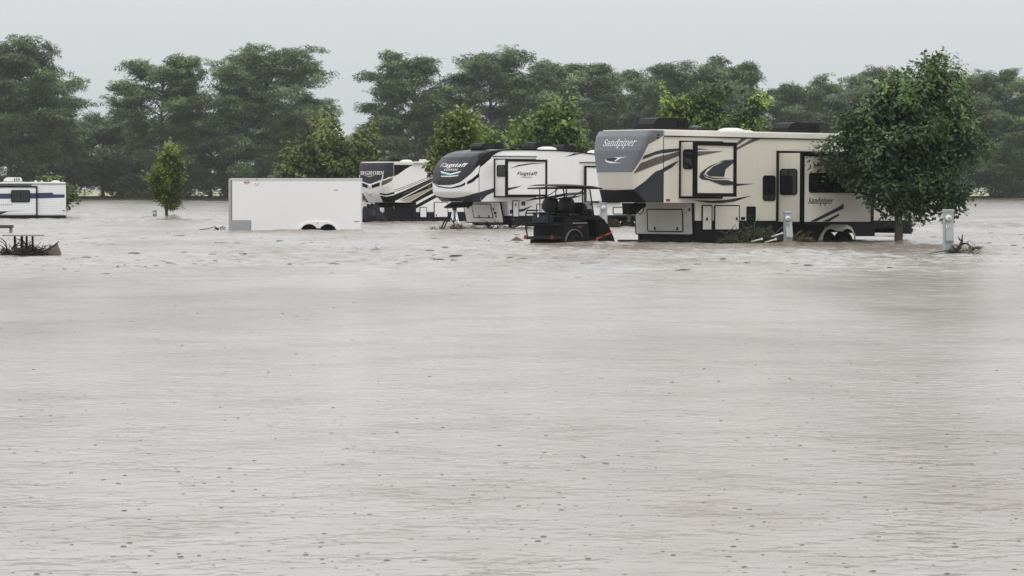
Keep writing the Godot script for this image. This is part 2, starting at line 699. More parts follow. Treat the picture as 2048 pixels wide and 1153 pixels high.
# ---------------------------------------------------------------- trees
var leaf_mats := {}


func leaf_mat(key: String, lin: Color, back: Color) -> StandardMaterial3D:
	if leaf_mats.has(key): return leaf_mats[key]
	var m := StandardMaterial3D.new()
	m.resource_name = key
	m.albedo_color = lin.linear_to_srgb()
	m.roughness = 0.48
	m.metallic_specular = 0.42
	m.vertex_color_use_as_albedo = true
	m.backlight_enabled = true
	m.backlight = back.linear_to_srgb()
	m.cull_mode = BaseMaterial3D.CULL_DISABLED
	leaf_mats[key] = m
	return m


# a spray of leaves: blades scattered through a flattened ball of radius 1
func spray_mesh(sd: int, blades: int, long: float, wide: float, flat: float, tilt: float, droop := 0.0) -> Mesh:
	var rng := RandomNumberGenerator.new()
	rng.seed = sd
	var st := st_new()
	for i in blades:
		var a := rng.randf() * TAU
		var r := sqrt(rng.randf())
		var p := Vector3(cos(a) * r, rng.randf_range(-1, 1) * flat - droop * r * r, sin(a) * r)
		var dir := Vector3(cos(a) + rng.randf_range(-0.8, 0.8), rng.randf_range(-1, 1) * tilt - droop, sin(a) + rng.randf_range(-0.8, 0.8)).normalized()
		var side := dir.cross(Vector3(rng.randf_range(-1, 1) * tilt, 1, rng.randf_range(-1, 1) * tilt)).normalized()
		var l := long * rng.randf_range(0.6, 1.3)
		var w := wide * rng.randf_range(0.7, 1.3)
		var fold := dir.cross(side) * w * 0.25
		face(st, [p, p + dir * l * 0.45 + side * w + fold, p + dir * l], -dir.cross(side) - side * 0.01)
		face(st, [p, p + dir * l, p + dir * l * 0.45 - side * w + fold], -dir.cross(side) + side * 0.01)
	st.generate_normals()
	return st.commit()


func crown(parent: Node, called: String, mesh: Mesh, m: Material, where: Array, tints: Array) -> void:
	var mm := MultiMesh.new()
	mm.transform_format = MultiMesh.TRANSFORM_3D
	mm.use_colors = true
	mm.mesh = mesh
	mm.instance_count = where.size()
	for i in where.size():
		mm.set_instance_transform(i, where[i])
		mm.set_instance_color(i, tints[i])
	var o := MultiMeshInstance3D.new()
	o.name = numbered(called, parent)
	o.multimesh = mm
	o.material_override = m
	parent.add_child(o, true)
	tag(o, "", "", "", "stuff")


# bald cypress: a straight bole, long level limbs, and foliage in broad overlapping plates
func cypress(t: Node3D, sd: int, height: float, spread: float, mesh: Mesh, m: Material, bark: Material, low := 0.22, dens := 1.0, tone := 1.0, gaps := 0.36) -> void:
	var rng := RandomNumberGenerator.new()
	rng.seed = sd
	var bole := st_new(true)
	var limbs := st_new(true)
	var where := []
	var tints := []
	var lean := Vector3(rng.randf_range(-0.05, 0.05), 0, rng.randf_range(-0.04, 0.04))
	var pts := []
	var rad := []
	for i in 9:
		var k := i / 8.0
		pts.append(Vector3(rng.randf_range(-0.15, 0.15), height * 0.9 * k - 0.6, rng.randf_range(-0.15, 0.15)) + lean * height * k)
		rad.append(lerpf(0.022, 0.004, pow(k, 0.8)) * height * (1.5 if i == 0 else 1.0))
	tube(bole, pts, rad, 9)
	var count := int(24 * dens)
	for i in count:
		var k := low + (1.0 - low) * pow((i + rng.randf() * 0.8) / count, 0.8)
		var az := i * 2.4 + rng.randf_range(-0.6, 0.6)
		var prof := pow(maxf(0.0, 1.0 - pow(absf(k - 0.58) / 0.46, 2.2)), 0.55) * 0.95 + 0.1
		if k < 0.5: prof *= rng.randf_range(0.55, 1.0)
		var l := (spread - 1.0) * prof * rng.randf_range(0.78, 1.02)
		var wild := rng.randf() < 0.16   # a limb that outgrows the rest, thinly leaved
		if wild: l *= 1.22
		var rise := lerpf(0.1, 0.8, pow(k, 1.8)) + rng.randf_range(-0.12, 0.18)
		var from: Vector3 = Vector3(0, height * 0.88 * k - 0.6 - l * 0.1, 0) + lean * height * k
		var p := from
		var dir := Vector3(cos(az), rise + 0.55, sin(az)).normalized()
		var lp := [p]
		var seg := 6
		for s in seg:
			dir = (dir + Vector3(rng.randf_range(-0.25, 0.25), (rise * 0.5 - dir.y) * 0.4, rng.randf_range(-0.25, 0.25))).normalized()
			p += dir * l / seg
			lp.append(p)
		var r0 := 0.0065 * height * (0.5 + l / spread * 0.5)
		tube(limbs, lp, [r0, r0 * 0.8, r0 * 0.62, r0 * 0.45, r0 * 0.3, r0 * 0.18, 0.02], 5, false)
		var shade := rng.randf_range(0.8, 1.2) * tone
		for s in range(1, seg + 1):
			for side in [-1.0, 1.0, 0.0]:
				if s == 1 and rng.randf() < 0.6: continue
				var tw: float = l * rng.randf_range(0.2, 0.42) * (1.2 - 0.11 * s) + 0.9
				var td := dir.rotated(Vector3.UP, side * rng.randf_range(0.5, 1.4))
				td.y = rng.randf_range(-0.12, 0.3)
				td = td.normalized()
				var base: Vector3 = lp[s]
				var tip := base + td * tw
				if side != 0.0 and s > 1: tube(limbs, [base, (base + tip) / 2 + Vector3(0, 0.1, 0), tip], [r0 * 0.18, r0 * 0.12, 0.015], 4, false)
				# a rounded puff of sprays about the outer half of the twig
				if rng.randf() < (0.5 if wild else gaps * 0.6): continue
				var mid := base.lerp(tip, 0.62)
				var reach := tw * 0.42 + 0.55
				var plate := shade * rng.randf_range(0.6, 1.5)
				for q in maxi(3, int(reach * reach * 4.6)):
					if rng.randf() < gaps: continue
					var o := Vector3(rng.randfn(), 0, rng.randfn()) * reach * 0.5
					var c := mid + o + Vector3(0, rng.randf_range(-0.3, 0.35) * reach - 0.18 * o.length(), 0)
					var sz := rng.randf_range(0.6, 1.3) * (0.46 + 0.013 * height)
					var b := Basis.from_euler(Vector3(rng.randf_range(-0.35, 0.35), rng.randf() * TAU, rng.randf_range(-0.35, 0.35))).scaled(Vector3(sz, sz * rng.randf_range(0.9, 1.5), sz))
					where.append(Transform3D(b, c))
					var g := plate * rng.randf_range(0.8, 1.25)
					tints.append(Color(g * rng.randf_range(0.9, 1.15), g, g * rng.randf_range(0.8, 1.05)))
	var top := 1.0
	for w: Transform3D in where: top = maxf(top, w.origin.y + 0.4)
	t.scale = Vector3.ONE * (height / top)
	obj("trunk", bole, bark, t)
	obj("limbs", limbs, bark, t)
	crown(t, "crown", mesh, m, where, tints)


# a park tree whose crown fills a few lumpy balls: balls are [x, y, z, rx, ry, rz]
func park_tree(t: Node3D, sd: int, trunk_r: float, fork: float, balls: Array, count: int, size: float, mesh: Mesh, m: Material, bark: Material, tones: Array, lift := 0.0, back := -1e9) -> void:
	var rng := RandomNumberGenerator.new()
	rng.seed = sd
	var where := []
	var tints := []
	var wood := st_new(true)
	var total := 0.0
	for b in balls: total += b[3] * b[4] * b[5]
	var lumps := noise(0.9, 2, sd)
	var tips := []
	var tuft := Vector3.UP
	var tuft_r := 0.5
	var tuft_tone := 1.0
	for b in balls:
		var n := int(ceil(count * b[3] * b[4] * b[5] / total))
		for i in n:
			var d := Vector3(rng.randfn(), rng.randfn(), rng.randfn()).normalized()
			var r := pow(rng.randf(), 0.42)
			r *= 1.0 + 0.5 * lumps.get_noise_3d(d.x * 2.2 + b[0], d.y * 2.2 + b[1], d.z * 2.2 + b[2])
			# leaves gather in tufts, each with a tone of its own
			if i % 6 == 0:
				tuft = d
				tuft_r = r
				tuft_tone = rng.randf_range(0.62, 1.5)
			else:
				d = tuft
				r = tuft_r
			var p := Vector3(b[0] + d.x * b[3] * r, b[1] + d.y * b[4] * r, b[2] + d.z * b[5] * r)
			if i % 6: p += Vector3(rng.randfn(), rng.randfn() * 0.8 - 0.3, rng.randfn()) * size * 0.62
			if p.z < back: continue
			var sz := size * rng.randf_range(0.7, 1.3)
			where.append(Transform3D(Basis.from_euler(Vector3(rng.randf_range(-0.8, 0.8), rng.randf() * TAU, rng.randf_range(-0.8, 0.8))).scaled(Vector3.ONE * sz), p))
			# new growth shows at the shoot tips, mostly towards the top and on the outside
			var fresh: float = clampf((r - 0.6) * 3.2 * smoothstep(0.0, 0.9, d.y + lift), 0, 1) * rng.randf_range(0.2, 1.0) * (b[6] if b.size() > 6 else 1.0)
			# here and there the wind turns up pale undersides
			if r > 0.7 and rng.randf() < 0.1: fresh = maxf(fresh, rng.randf_range(0.5, 1.0))
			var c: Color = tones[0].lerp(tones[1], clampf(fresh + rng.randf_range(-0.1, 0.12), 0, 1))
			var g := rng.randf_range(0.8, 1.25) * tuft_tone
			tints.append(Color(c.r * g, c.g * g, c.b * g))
			if i % maxi(1, int(n / 12.0)) == 0: tips.append(p)
			# long shoots stand out of the crown and break its outline
			if r > 0.88 and rng.randf() < 0.14:
				var out := (d + Vector3(rng.randf_range(-0.3, 0.5), 0.55 + lift, rng.randf_range(-0.3, 0.3))).normalized()
				for q in rng.randi_range(2, 4):
					var sp := p + out * size * 0.75 * (q + 1)
					var ss := sz * (0.8 - 0.12 * q)
					if sp.z < back: continue
					where.append(Transform3D(Basis.from_euler(Vector3(rng.randf_range(-0.5, 0.5), rng.randf() * TAU, rng.randf_range(-0.5, 0.5))).scaled(Vector3.ONE * ss), sp))
					tints.append(Color(c.r * g, c.g * g, c.b * g).lerp(tones[1], 0.35))
	var low: float = balls[0][1]
	for b in balls: low = minf(low, b[1])
	tube(wood, [Vector3(0, -0.6, 0), Vector3(0.02, fork * 0.5, 0), Vector3(-0.01, fork, 0.01), Vector3(0.02, maxf(fork, low) + 0.25, 0)], [trunk_r * 1.15, trunk_r, trunk_r * 0.9, trunk_r * 0.6], 10)
	for p: Vector3 in tips:
		var k := clampf((p.y - fork) / 3.0, 0.05, 0.9)
		var from := Vector3(0, lerpf(fork * 0.95, maxf(fork, low) + 0.2, k * 0.8), 0)
		var m1 := from.lerp(p, 0.45) + Vector3(0, 0.12 * p.distance_to(from), 0)
		tube(wood, [from, m1, p], [trunk_r * 0.38, trunk_r * 0.2, 0.006], 5, false)
	obj("trunk", wood, bark, t)
	crown(t, "crown", mesh, m, where, tints)


func px(x: float, d: float) -> float:
	return (x - 1024.0) / 6500.0 * d


func build_trees() -> void:
	var bark := mat("wet_bark", Color(0.055, 0.048, 0.04), 0.85)
	var spray := spray_mesh(5, 46, 0.55, 0.1, 0.36, 0.5, 0.3)
	var g1 := leaf_mat("cypress_green", Color(0.115, 0.166, 0.076), Color(0.088, 0.13, 0.044))
	# [metres to the right, metres away, height, limb reach, lowest limb, density, label]
	var tall := [
		[px(20, 495), 495, 24.6, 13.5, 0.2, 1.15, "massive dark cypress at the left end, its limbs reaching over the striped trailer"],
		[px(318, 503), 503, 22.4, 8.6, 0.22, 1.05, "dark round topped cypress rising behind the small yellow green tree"],
		[px(520, 500), 500, 23.6, 11.0, 0.15, 1.25, "broadest cypress, a full crown above the left half of the white cargo trailer"],
		[px(618, 512), 512, 16.8, 5.4, 0.2, 1.0, "lower shoulder cypress above the right end of the white cargo trailer"],
		[px(835, 505), 505, 22.9, 9.0, 0.3, 1.0, "open limbed cypress above the black and gold trailer, its lowest limb reaching left"],
		[px(985, 502), 502, 23.5, 8.4, 0.2, 1.05, "tall slim cypress above the dark nose of the white trailer"],
		[px(1085, 510), 510, 21.8, 6.4, 0.25, 0.9, "cypress with one bare diagonal limb above the white trailer roof"],
		[px(1160, 522), 522, 21.7, 7.4, 0.2, 1.0, "hazy cypress left of the cream trailer's nose, flat on top"],
		[px(1215, 560), 560, 22.6, 4.2, 0.45, 0.55, "thin cypress with bare brown twigs at its tip"],
		[px(1300, 530), 530, 20.8, 7.6, 0.2, 1.0, "low sloping cypress above the cream trailer's first roof air conditioner"],
		[px(1395, 515), 515, 22.8, 10.2, 0.2, 1.15, "wide domed cypress behind the bright lime topped tree"],
		[px(1492, 535), 535, 22.4, 4.4, 0.35, 0.8, "narrow cypress with a small round head right of the domed cypress"],
		[px(1600, 520), 520, 19.9, 7.6, 0.25, 0.95, "flat topped cypress with sky showing through, over the cream trailer's rear air conditioner"],
		[px(1685, 524), 524, 20.0, 6.6, 0.22, 1.0, "cypress just left of the big maple like tree"],
		[px(1765, 535), 535, 21.6, 8.0, 0.2, 1.0, "hazy cypress showing above the left shoulder of the big leafy tree"],
		[px(1880, 540), 540, 20.8, 7.6, 0.2, 1.0, "hazy cypress showing right of the big leafy tree's tip"],
		[px(1985, 515), 515, 20.6, 8.0, 0.2, 1.05, "cypress with a visible dark bole above the right meter post"],
		[px(2085, 520), 520, 20.2, 7.6, 0.2, 1.05, "cypress cut off by the right edge of the view"],
	]
	var i := 0
	for a in tall:
		var t := thing("cypress_tree", a[6], "tree", Vector3(a[0], 0.7, -a[1]), 0, "tall cypress trees along the far bank")
		cypress(t, 300 + i * 7, a[2], a[3], spray, g1, bark, a[4], a[5], 0.86 + 0.07 * ((i * 3) % 5))
		i += 1
	var fill := [[95, 510, 15.5, 8.5], [205, 520, 14.0, 7.0], [265, 525, 12.5, 6.5], [420, 520, 14.0, 7.5], [590, 525, 13.0, 7.0], [702, 530, 10.6, 6.0], [765, 525, 12.6, 6.5], [900, 520, 14.5, 7.5], [1045, 525, 14.5, 7.5], [1130, 515, 14.0, 7.0],
		[1235, 520, 14.5, 7.5], [1345, 525, 14.5, 7.5], [1450, 520, 14.0, 7.5], [1545, 530, 12.5, 7.0], [1650, 535, 12.0, 7.0], [1730, 525, 12.5, 7.0], [1830, 520, 13.5, 7.5], [1935, 512, 13.5, 7.5], [2035, 510, 14.0, 7.5], [-60, 510, 18.0, 8.5]]
	var says := ["behind the roof of the striped trailer", "over the gap left of the sapling", "behind the left side of the sapling", "just right of the sapling", "behind the middle of the white cargo trailer", "in the sky gap above the gold trailer's nose", "above the gold trailer's roof", "behind the pointed yellow green tree",
		"left of the full green tree behind the white trailer", "right of the full green tree behind the white trailer", "above the cream trailer's nose", "left of the lime topped tree", "between the two lime tipped trees", "right of the lime tipped trees", "left of the big leafy tree above the cream trailer", "behind the left side of the big leafy tree",
		"behind the right side of the big leafy tree", "right of the big leafy tree above the meter post", "at the right edge of the far bank", "at the far left edge of the far bank"]
	var protos := []
	for k in 5:
		var t := thing("riverside_tree", "shorter dark green riverside tree " + says[k], "tree", Vector3.ZERO, 0, "shorter trees between the tall cypresses")
		cypress(t, 900 + k * 13, 13.5, 7.2, spray, g1, bark, 0.16, 0.9, 0.9, 0.15)
		t.set_meta("fit", t.scale)
		protos.append(t)
	for k in fill.size():
		var f: Array = fill[k]
		var at := Vector3(px(f[0], f[1]), 0.6, -f[1])
		var t: Node3D = protos[k] if k < 5 else copy_of(protos[k % 5], at, k * 77.0, "shorter dark green riverside tree " + says[k])
		t.position = at
		t.rotation_degrees.y = k * 77.0
		t.scale = (t.scale if k < 5 else protos[k % 5].get_meta("fit")) * Vector3(f[3] / 7.2, f[2] / 13.5, f[3] / 7.2)
	# brush along the bank, one mass
	var rng := RandomNumberGenerator.new()
	rng.seed = 5
	var where := []
	var tints := []
	var top := noise(0.06, 3, 9)
	for k in 8500:
		var x := rng.randf_range(-112, 112)
		var d := rng.randf_range(507, 534)
		var h := 4.6 + 4.5 * top.get_noise_2d(x, 0.0)
		var u := x / d * 6500.0 + 1024.0
		var open := (u > 135 and u < 235) or (u > 385 and u < 455) or (u > 1895 and u < 1990)
		var y := 0.4 + (h + 0.6) * rng.randf()
		if open and y < 2.6 and rng.randf() < 0.96: continue
		if y < 1.2 and rng.randf() < 0.35: continue
		where.append(Transform3D(Basis.from_euler(Vector3(rng.randf_range(-0.5, 0.5), rng.randf() * TAU, rng.randf_range(-0.5, 0.5))).scaled(Vector3.ONE * rng.randf_range(0.8, 1.5)), Vector3(x, y, -d)))
		var g := rng.randf_range(0.6, 1.1)
		tints.append(Color(g, g, g * 0.95))
	crown(self, "bank_undergrowth", spray, g1, where, tints)
	tag(get_node("bank_undergrowth"), "dark brush hanging over the far water's edge under the trees", "undergrowth", "", "stuff")

	# trees of the park itself
	var leaf := spray_mesh(8, 16, 0.62, 0.2, 0.75, 0.9, 0.25)
	var olive := leaf_mat("park_leaf", Color(0.078, 0.112, 0.04), Color(0.065, 0.09, 0.02))
	var dark_t := Color(0.85, 0.85, 0.9)
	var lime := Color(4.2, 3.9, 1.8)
	var t: Node3D
	t = thing("park_tree", "olive green spreading tree behind the white cargo trailer", "tree", Vector3(px(668, 250), 0, -250))
	park_tree(t, 41, 0.2, 1.0, [[0.0, 4.0, 0, 2.7, 2.6, 2.4], [-2.6, 2.6, 0, 1.6, 1.7, 1.8], [2.4, 3.4, 0, 1.6, 1.9, 1.6]], 820, 0.6, leaf, olive, bark, [Color(0.8, 0.78, 0.66), Color(2.3, 2.0, 1.2)])
	t = thing("park_tree", "pointed yellow green tree between the black and gold trailer and the white one", "tree", Vector3(px(948, 150), 0, -150))
	park_tree(t, 42, 0.1, 0.7, [[-0.9, 3.2, 0, 0.95, 1.25, 0.9], [-0.8, 4.3, 0, 0.62, 0.95, 0.6], [-1.75, 2.75, 0, 0.42, 0.75, 0.5], [-0.2, 2.6, 0, 0.8, 1.0, 0.8]], 620, 0.34, leaf, olive, bark, [Color(1.0, 0.85, 0.6), Color(3.2, 2.7, 1.2)])
	t = thing("park_tree", "small bright green tree behind the white trailer's front air conditioner", "tree", Vector3(px(975, 172), 0, -172))
	park_tree(t, 43, 0.08, 1.6, [[0.0, 3.9, 0, 0.8, 0.8, 0.8], [-0.7, 3.2, 0, 0.7, 0.8, 0.7]], 260, 0.34, leaf, olive, bark, [Color(1.4, 1.5, 1.0), Color(2.8, 2.8, 1.6)])
	t = thing("park_tree", "full green tree behind the rear of the white trailer's roof", "tree", Vector3(px(1103, 190), 0, -190))
	park_tree(t, 44, 0.15, 1.2, [[0.0, 4.0, 0, 2.0, 2.3, 1.8], [-1.5, 3.2, 0, 1.2, 1.7, 1.2], [1.6, 3.4, 0, 1.1, 1.3, 1.2], [0.5, 5.9, 0, 0.8, 1.0, 0.8]], 900, 0.5, leaf, olive, bark, [Color(0.62, 0.72, 0.62), Color(2.8, 2.7, 1.5)])
	t = thing("park_tree", "lime topped tree behind the cream trailer's front window slide", "tree", Vector3(px(1388, 200), 0, -200))
	park_tree(t, 45, 0.16, 1.5, [[-0.2, 4.8, 0, 1.4, 2.1, 1.4, 0.15], [0.5, 6.8, 0, 1.2, 0.6, 0.9, 0.8], [1.6, 7.6, 0, 0.8, 0.35, 0.5], [-1.1, 6.3, 0, 0.7, 0.8, 0.8, 0.9], [1.0, 5.4, 0, 0.8, 1.0, 0.8, 0.1]], 620, 0.5, leaf, olive, bark, [Color(0.5, 0.65, 0.55), lime], 0.05)
	t = thing("park_tree", "lime tipped tree just left of the cream trailer's rear air conditioner", "tree", Vector3(px(1492, 206), 0, -206))
	park_tree(t, 46, 0.14, 1.5, [[-0.1, 4.6, 0, 1.2, 1.8, 1.3, 0.15], [-0.9, 6.2, 0, 0.8, 0.6, 0.8], [1.2, 5.0, 0, 0.7, 0.4, 0.8], [0.3, 7.1, 0, 0.7, 0.4, 0.6], [0.9, 7.6, 0, 0.4, 0.25, 0.4]], 420, 0.46, leaf, olive, bark, [Color(0.5, 0.65, 0.55), lime], 0.05)
	t = thing("park_tree", "small leafy tree half hidden behind the striped trailer's right end", "tree", Vector3(px(112, 196), 0, -196))
	park_tree(t, 47, 0.07, 0.6, [[-0.3, 1.7, 0, 1.1, 0.75, 0.9], [0.75, 1.2, 0, 0.4, 0.7, 0.5]], 240, 0.32, leaf, olive, bark, [Color(0.55, 0.65, 0.55), Color(2.1, 2.0, 1.1)])
	t = thing("sapling", "small egg shaped yellow green tree standing alone in the flood", "tree", Vector3(px(332, 183.3), 0, -183.3))
	park_tree(t, 48, 0.09, 0.55, [[0.08, 1.75, 0, 0.78, 1.15, 0.75], [0.2, 3.15, 0, 0.52, 0.95, 0.5], [-0.45, 2.3, 0, 0.46, 0.7, 0.45], [0.6, 2.75, 0, 0.36, 0.65, 0.4]], 1250, 0.19, leaf, olive, bark, [Color(0.8, 0.68, 0.45), Color(2.9, 2.5, 1.05)], 0.1)
	var bl := st_new(true)
	tube(bl, [Vector3(0, 0.5, 0), Vector3(0.3, 0.62, 0), Vector3(0.7, 0.72, 0)], [0.05, 0.035, 0.02], 6)
	obj("low_limb", bl, bark, t)

	var big := spray_mesh(18, 15, 0.64, 0.2, 0.8, 1.0, 0.55)
	var maple := leaf_mat("broad_leaf", Color(0.046, 0.073, 0.039), Color(0.044, 0.07, 0.024))
	t = thing("leafy_tree", "big dark green broad leafed tree in front of the cream trailer's rear", "tree", Vector3(px(1797, 98.4), 0, -98.4))
	var balls := [[0.15, 2.75, 0.4, 1.85, 1.8, 1.5], [0.25, 3.8, 0.3, 1.7, 1.3, 1.3], [-1.35, 2.9, 0.4, 0.85, 1.25, 0.8], [1.75, 3.1, 0.4, 0.75, 1.1, 0.8], [0.9, 4.75, 0.3, 0.9, 0.75, 0.8], [-0.6, 4.55, 0.3, 0.75, 0.6, 0.7], [1.1, 5.4, 0.3, 0.26, 0.5, 0.3], [1.9, 4.0, 0.3, 0.55, 0.5, 0.5], [0.3, 1.35, 0.4, 1.45, 0.5, 1.0], [1.35, 1.75, 0.4, 0.7, 0.8, 0.8], [-2.0, 2.5, 0.5, 0.45, 0.3, 0.35], [-2.15, 3.2, 0.5, 0.15, 0.5, 0.15], [-1.5, 3.9, 0.4, 0.5, 0.5, 0.4], [2.15, 2.7, 0.4, 0.35, 0.5, 0.4], [2.2, 3.6, 0.4, 0.3, 0.3, 0.3]]
	park_tree(t, 49, 0.125, 1.0, balls, 1900, 0.235, big, maple, mat("pale_wet_bark", Color(0.13, 0.105, 0.08), 0.8), [Color(0.8, 0.85, 0.82), Color(3.3, 3.2, 2.2)], 0.3, -1.25)


func build_bank() -> void:
	var bank_m := mat("bank_soil", Color(0.11, 0.1, 0.07), 0.95)
	var field_m := mat("pale_field", Color(0.33, 0.33, 0.19), 0.95)
	var top := noise(0.04, 3, 31)
	for part in [["far_bank", [[498, -0.5], [503, 0.1], [507, 0.4], [520, 0.65], [545, 0.7]], bank_m, "low muddy bank under the far trees"], ["far_field", [[545, 0.7], [560, 0.6], [700, 0.9], [1000, 1.3], [1900, 1.7], [4000, 2.5]], field_m, "pale pasture beyond the far trees"]]:
		var st := st_new(true)
		var prof: Array = part[1]
		var half := 320.0 if part[0] == "far_bank" else 2500.0
		var n := 120
		for j in prof.size() - 1:
			for i in n:
				var x0 := lerpf(-half, half, float(i) / n)
				var x1 := lerpf(-half, half, (i + 1.0) / n)
				var q := []
				for c in [[x0, j], [x1, j], [x1, j + 1], [x0, j + 1]]:
					var bump := 0.25 * top.get_noise_2d(c[0] * 3.0, prof[c[1]][0]) if part[0] == "far_bank" and c[1] > 0 and c[1] < prof.size() - 1 else 0.0
					q.append(Vector3(c[0], prof[c[1]][1] + bump, -prof[c[1]][0]))
				face(st, q, Vector3.UP)
		var o := obj(part[0], st, part[2], self)
		tag(o, part[3], "", "", "structure")


# ---------------------------------------------------------------- trailers
# a trailer's own axes: x runs from the nose seam to the rear, y up from the water, z = 0 is the wall that faces the camera

func frame_obj(called: String, u0: float, u1: float, w0: float, w1: float, b: float, z0: float, z1: float, m: Material, parent: Node, r := 0.0) -> MeshInstance3D:
	var st := st_new()
	if r > 0.0: ring(st, rr(u0, u1, w0, w1, r), rr(u0 + b, u1 - b, w0 + b, w1 - b, maxf(r - b, 0.004)), z0, z1)
	else: ring(st, v2([u0, w0, u1, w0, u1, w1, u0, w1]), v2([u0 + b, w0 + b, u1 - b, w0 + b, u1 - b, w1 - b, u0 + b, w1 - b]), z0, z1)
	return obj(called, st, m, parent)


func window(u0: float, u1: float, w0: float, w1: float, r: float, z: float, parent: Node, basis := Transform3D.IDENTITY, split := false) -> Node3D:
	var w := put("window", null, null, parent)
	var st := st_new()
	prism(st, rr(u0 + 0.02, u1 - 0.02, w0 + 0.02, w1 - 0.02, r * 0.8), z - 0.004, z + 0.012)
	st.generate_normals()
	w.mesh = st.commit()
	w.material_override = mats.tinted_glass
	w.transform = basis
	frame_obj("frame", u0, u1, w0, w1, 0.035, z - 0.003, z + 0.026, mats.black_trim, w, r)
	if split: box_obj("mullion", Vector3((u0 + u1) / 2 - 0.012, w0 + 0.035, z + 0.012), Vector3((u0 + u1) / 2 + 0.012, w1 - 0.035, z + 0.022), mats.black_trim, w, 0.0)
	return w


func hatch(u0: float, u1: float, w0: float, w1: float, m: Material, parent: Node, latches: Array, z := 0.0, basis := Transform3D.IDENTITY, r := 0.05) -> Node3D:
	var h := prism_obj("hatch_door", rr(u0 + 0.025, u1 - 0.025, w0 + 0.025, w1 - 0.025, r * 0.7), z - 0.004, z + 0.014, m, parent)
	h.transform = basis
	frame_obj("gasket", u0, u1, w0, w1, 0.032, z - 0.003, z + 0.02, mats.black_trim, h, r)
	for l in latches:
		box_obj("latch", Vector3(l[0] - 0.035, l[1] - 0.045, z + 0.012), Vector3(l[0] + 0.035, l[1] + 0.045, z + 0.034), mats.black_trim, h, 0.012)
	return h


func roof_unit(u0: float, u1: float, v0: float, v1: float, z: float, m: Material, parent: Node, half := 0.36) -> void:
	# a rounded shroud, sloping up from the front, with louvres at the rear
	var st := st_new()
	var h := v1 - v0
	prism(st, v2([u0, v0 + 0.03, u0 + 0.02, v0 + h * 0.45, u0 + (u1 - u0) * 0.12, v1 - h * 0.12, u0 + (u1 - u0) * 0.26, v1, u1 - 0.1, v1 - h * 0.04, u1, v1 - h * 0.2, u1 + 0.02, v0 + 0.03]), z - half, z + half)
	var o := obj("roof_air_conditioner", st, m, parent)
	box_obj("base", Vector3(u0 + 0.05, v0 - 0.05, z - half + 0.05), Vector3(u1 - 0.05, v0 + 0.03, z + half - 0.05), mats.black_trim, o)
	for k in 3:
		box_obj("louvre", Vector3(u1 - 0.42 + k * 0.12, v0 + h * 0.25, z + half), Vector3(u1 - 0.36 + k * 0.12, v1 - h * 0.25, z + half + 0.012), mats.black_trim, o, 0.0)


func dome(u0: float, u1: float, v0: float, h: float, z: float, m: Material, parent: Node, called := "roof_vent") -> void:
	var st := st_new(true)
	var r := (u1 - u0) / 2
	lathe(st, [Vector2(0, h), Vector2(r * 0.45, h * 0.95), Vector2(r * 0.78, h * 0.72), Vector2(r * 0.95, h * 0.4), Vector2(r, 0.0), Vector2(r, -0.06)], Vector3((u0 + u1) / 2, v0, z), Vector3.UP, 20)
	obj(called, st, m, parent)


func wheel(u: float, v: float, z: float, r: float, parent: Node, axis := Vector3.BACK) -> void:
	var st := st_new(true)
	lathe(st, [Vector2(r * 0.62, 0.0), Vector2(r * 0.7, 0.015), Vector2(r * 0.93, 0.01), Vector2(r, -0.04), Vector2(r, -0.19), Vector2(r * 0.92, -0.22), Vector2(0.0, -0.22)], Vector3(u, v, z), axis, 26)
	var w := obj("wheel", st, mats.rubber, parent)
	var s2 := st_new(true)
	lathe(s2, [Vector2(r * 0.62, 0.004), Vector2(r * 0.55, -0.03), Vector2(r * 0.25, -0.015), Vector2(r * 0.2, 0.02), Vector2(0.0, 0.025)], Vector3(u, v, z), axis, 20)
	obj("rim", s2, mats.roof_plastic, w)


func arc(cu: float, cv: float, r: float, a0: float, a1: float, n: int) -> Array:
	var out := []
	for k in n + 1:
		var a := deg_to_rad(lerpf(a0, a1, float(k) / n))
		out.append(Vector2(cu + r * cos(a), cv + r * sin(a)))
	return out


